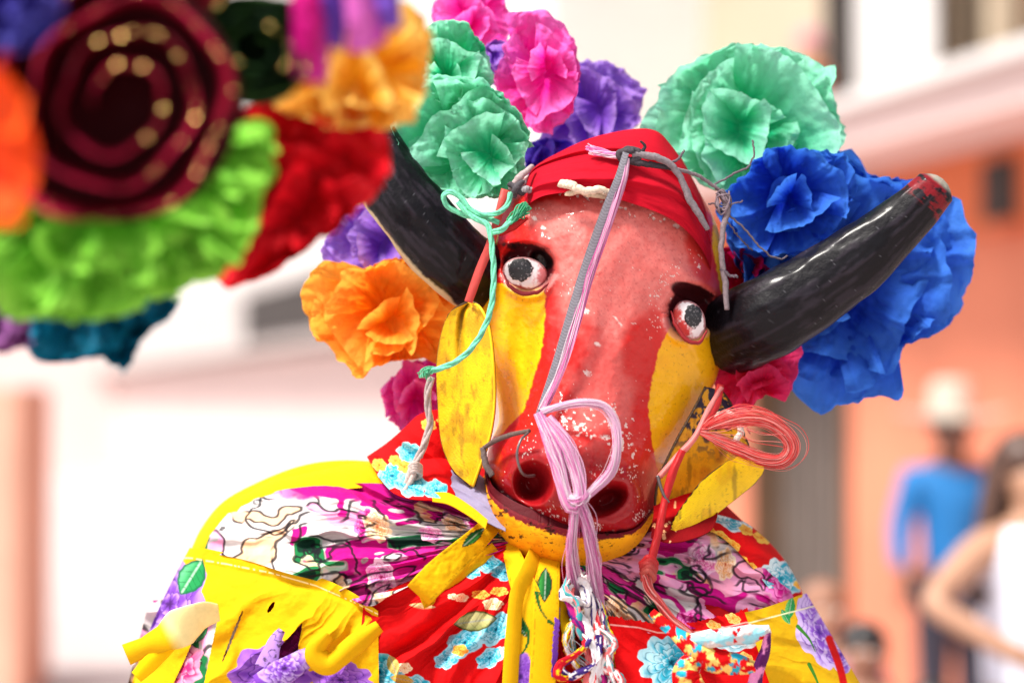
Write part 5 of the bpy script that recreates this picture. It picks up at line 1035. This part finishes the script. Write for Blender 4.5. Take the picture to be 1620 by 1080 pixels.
# knotted red floral strip over it
fl_ = lambda t, s_, x, y: mixc(mixc(np.broadcast_to(RED * 1.1, t.shape + (3,)), lin(245, 205, 110), ss(.56, .6, fbm(x / 11, y / 11, 3))), CYA, ss(.62, .66, fbm(x / 14, y / 14, 8)))
ribbon('knotted_strip', [(1030, 968, 120), (1062, 996, 136), (1098, 1024, 150), (1130, 1044, 152), (1165, 1050, 146), (1196, 1056, 136)], [14, 26, 34, 40, 36, 20], M['cloth'], dn, tw=[20, 50, 10, -20, 30], n=90, m=18, curl=16, wr=12, colf=fl_)
ribbon('knotted_strip', [(1092, 1012, 146), (1120, 1010, 160), (1160, 1006, 158), (1200, 1000, 150), (1218, 994, 146)], [18, 30, 26, 30, 12], M['cloth'], dn, tw=[0, 20, -10, 10], n=70, m=18, curl=12, wr=10, colf=lambda t, s_, x, y: mixc(mixc(np.broadcast_to(lin(150, 214, 226), t.shape + (3,)), WHT, ss(.5, .6, fbm(x / 16, y / 10, 3))), RED, ss(.66, .69, fbm(x / 14, y / 12, 12))))
ribbon('knotted_strip', [(1100, 1040, 150), (1086, 1062, 160), (1092, 1090, 150), (1110, 1120, 140)], [30, 44, 50, 40], M['cloth'], dn, tw=[20, -10, 20], n=60, m=18, curl=14, wr=14, colf=fl_, seed=4)
ribbon('knotted_strip', [(1215, 996, 150), (1210, 1030, 146), (1196, 1070, 140), (1190, 1120, 130)], [8, 20, 26, 40], M['cloth'], dn, tw=[20, 40, 20], n=60, m=14, curl=8, wr=10, colf=lambda t, s_, x, y: mixc(np.broadcast_to(lin(90, 30, 90), t.shape + (3,)), lin(230, 140, 190), ss(.48, .56, fbm(x / 14, y / 18, 5))))
# 9 yellow ribbons hanging at the neck
def yrib(seed, marks=()):
    def f(t, s_, x, y):
        c = np.broadcast_to(YEL, t.shape + (3,)).copy()
        c = mixc(c, lin(120, 90, 10), (1 - ss(.02, .05, np.abs(np.abs(s_) - .84))) * (vn(t * 70, s_ * 0, seed) > .5) * .7)
        for mk in marks:
            if mk[0] == 'leaf': c = leaf(c, x, y, *mk[1:], lin(14, 80, 36), lin(60, 150, 60), INK)
            elif mk[0] == 'st': c = stroke(c, x, y, mk[1], mk[2], lin(20, 84, 30))
            else: c = rose(c, x, y, mk[1], mk[2], mk[3], (lin(50, 24, 90), VIO, lin(150, 100, 196)), seed, 1.2)
        return c
    return f
ribbon('yellow_ribbon', [(785, 822, 20), (744, 862, 108), (702, 900, 142), (672, 930, 142), (662, 941, 120)], [30, 40, 44, 48, 46], M['cloth'], dn, tw=[15, 25, 10, 0, 0], n=120, m=22, curl=2, wr=7, colf=yrib(1, (('leaf', 748, 850, 24, 8, -40),)))
ribbon('yellow_ribbon', [(664, 944, 118), (700, 930, 92), (742, 900, 76), (784, 866, 50)], [40, 30, 28, 20], M['cloth'], dn, tw=[-10, -35, -30, -10], n=80, m=16, curl=2, wr=5, colf=yrib(5))
ribbon('yellow_ribbon', [(858, 850, 30), (836, 900, 118), (818, 940, 140), (812, 1000, 146), (808, 1060, 150), (804, 1140, 150)], [40, 30, 24, 26, 26, 26], M['cloth'], dn, tw=[60, 30, 20, 20, 20], n=140, m=18, curl=4, colf=yrib(2))
ribbon('yellow_ribbon', [(800, 846, 20), (820, 905, 100), (835, 950, 128), (836, 1010, 138), (830, 1070, 142), (826, 1140, 142)], [20, 36, 50, 52, 52, 52], M['cloth'], dn, tw=[-10, -15, -10, -10], n=140, m=24, curl=3, colf=yrib(3, (('st', [(822, 976), (836, 1000), (832, 1024), (815, 1045)], 4), ('leaf', 824, 992, 18, 7, 60), ('v', 824, 1070, 30))))
ribbon('yellow_ribbon', [(868, 856, 30), (866, 910, 108), (864, 960, 136), (862, 1020, 142), (858, 1080, 146), (856, 1140, 146)], [34, 40, 42, 42, 42, 42], M['cloth'], dn, tw=[10, 5, 5, 0], n=140, m=22, curl=3, colf=yrib(4, (('leaf', 862, 925, 28, 12, 92), ('st', [(846, 922), (854, 960), (868, 982)], 4), ('st', [(868, 982), (880, 990)], 3))))
ribbon('violet_ribbon', [(882, 960, 134), (880, 1000, 144), (877, 1040, 148), (874, 1070, 146)], [8, 9, 10, 5], M['cloth'], dn, tw=[20, 30, 20], n=70, m=9, col=VIO, edge=3)
ribbon('yellow_ribbon', [(888, 930, 110), (892, 975, 120), (900, 1010, 128), (893, 1022, 108), (884, 1000, 96)], [12, 20, 22, 18, 12], M['cloth'], dn, tw=[30, 60, 20, -40], n=70, m=12, curl=4, col=lin(224, 178, 10))
ribbon('yellow_ribbon', [(962, 1000, 96), (975, 1040, 110), (992, 1080, 118), (1005, 1130, 120)], [8, 16, 20, 24], M['cloth'], dn, tw=[0, 20], n=60, m=12, curl=3, col=YEL)
# twisted many-coloured selvage strips
SV = [lin(70, 160, 165), lin(226, 110, 110), lin(236, 228, 226), lin(60, 40, 110), lin(200, 24, 40), lin(240, 200, 20), lin(170, 30, 110), lin(230, 228, 232)]
rs = np.random.RandomState(12)
paths = [[(905, 905, 100), (895, 935, 130), (905, 960, 140), (925, 1000, 146), (935, 1050, 150), (930, 1120, 150)], [(912, 900, 96), (930, 945, 126), (940, 990, 140), (945, 1040, 148), (940, 1120, 150)],
         [(898, 925, 120), (890, 945, 136), (905, 950, 144), (925, 955, 140), (935, 930, 128), (915, 918, 120)], [(935, 1010, 150), (915, 1030, 160), (888, 1050, 160), (892, 1072, 156), (918, 1066, 160), (938, 1040, 158), (944, 1000, 150)],
         [(915, 960, 130), (905, 1000, 138), (912, 1040, 142), (935, 1085, 146), (940, 1130, 146)], [(938, 940, 110), (955, 985, 124), (962, 1030, 134), (955, 1080, 140), (950, 1130, 140)], [(925, 900, 90), (905, 930, 120), (918, 980, 140), (940, 1030, 150), (960, 1080, 150), (965, 1130, 148)],
         [(930, 910, 92), (950, 950, 112), (948, 1000, 132), (960, 1045, 140), (972, 1090, 140), (975, 1130, 140)], [(955, 990, 136), (965, 1020, 142), (958, 1050, 146), (975, 1075, 142), (980, 1130, 138)]]
for i in range(20):
    pp = [(x + rs.uniform(-9, 9), y + rs.uniform(-4, 4), z + rs.uniform(-12, 12)) for x, y, z in paths[i % len(paths)]]
    k = i % len(SV); k2 = (i * 3 + 1) % len(SV)
    ribbon('selvage_strip', pp, [7, 11, 14, 12, 10, 12], M['cloth'], dn, tw=list(rs.uniform(-80, 80, 5)), n=120, m=8, curl=3, wr=6, seed=i, edge=3, thick=.0006,
           colf=lambda t, s_, x, y, k=k, k2=k2, i=i: mixc(mixc(np.broadcast_to(SV[2 if i % 3 else k], t.shape + (3,)), SV[k], ss(.55, .6, np.abs(s_))), SV[k2], ss(.56, .6, fbm(t * 18, s_ * 2, i))))
bundle('loose_thread', [(905, 985, 150), (898, 1010, 162), (906, 1025, 160), (930, 1050, 156)], [5, 14, 12, 8], M['fibre'], dn, 9, .5, 60, 6, cols=[lin(230, 228, 230), lin(110, 190, 190)])
# 10 collar: printed red band and white lining at the left of the neck
def c10(X, Y, u, v):
    c = np.broadcast_to(RED, X.shape + (3,)).copy(); B = (lin(10, 70, 110), CYA, lin(150, 220, 230)); OR = (lin(190, 60, 20), lin(230, 150, 40), lin(245, 200, 90))
    for x, y, r_, cs in ((648, 716, 20, B), (620, 752, 24, B), (650, 765, 26, B), (690, 775, 20, B), (600, 735, 12, OR), (625, 728, 10, OR), (678, 672, 12, OR), (640, 738, 12, OR), (700, 665, 9, OR)): c = rose(c, X, Y, x, y, r_, cs, x, .8, 20, 6)
    return c
cpatch('collar', [(580, 722), (612, 700), (640, 676), (662, 656), (690, 648), (720, 650)], [(598, 752), (622, 778), (648, 788), (672, 790), (700, 792), (720, 800)], 160, 120, 90, c10, (8, 7, 119), edge_dz=(-30, 10, -30, -40))
cpatch('white_lining', [(672, 690), (700, 705), (735, 730), (770, 760), (800, 790)], [(684, 776), (706, 782), (736, 800), (765, 822), (800, 840)], 90, 60, 60, plain(lin(140, 132, 160)), (8, 8, 121), edge_dz=(-60, 0, 0, 0))  # white cloth, with the shade at the neck mixed into its lavender colour
cpatch('yellow_piping', [(684, 778), (712, 780), (745, 800), (772, 822)], [(684, 792), (712, 798), (745, 818), (768, 836)], 90, 24, 92, plain(lin(226, 170, 10)), (8, 3, 123))
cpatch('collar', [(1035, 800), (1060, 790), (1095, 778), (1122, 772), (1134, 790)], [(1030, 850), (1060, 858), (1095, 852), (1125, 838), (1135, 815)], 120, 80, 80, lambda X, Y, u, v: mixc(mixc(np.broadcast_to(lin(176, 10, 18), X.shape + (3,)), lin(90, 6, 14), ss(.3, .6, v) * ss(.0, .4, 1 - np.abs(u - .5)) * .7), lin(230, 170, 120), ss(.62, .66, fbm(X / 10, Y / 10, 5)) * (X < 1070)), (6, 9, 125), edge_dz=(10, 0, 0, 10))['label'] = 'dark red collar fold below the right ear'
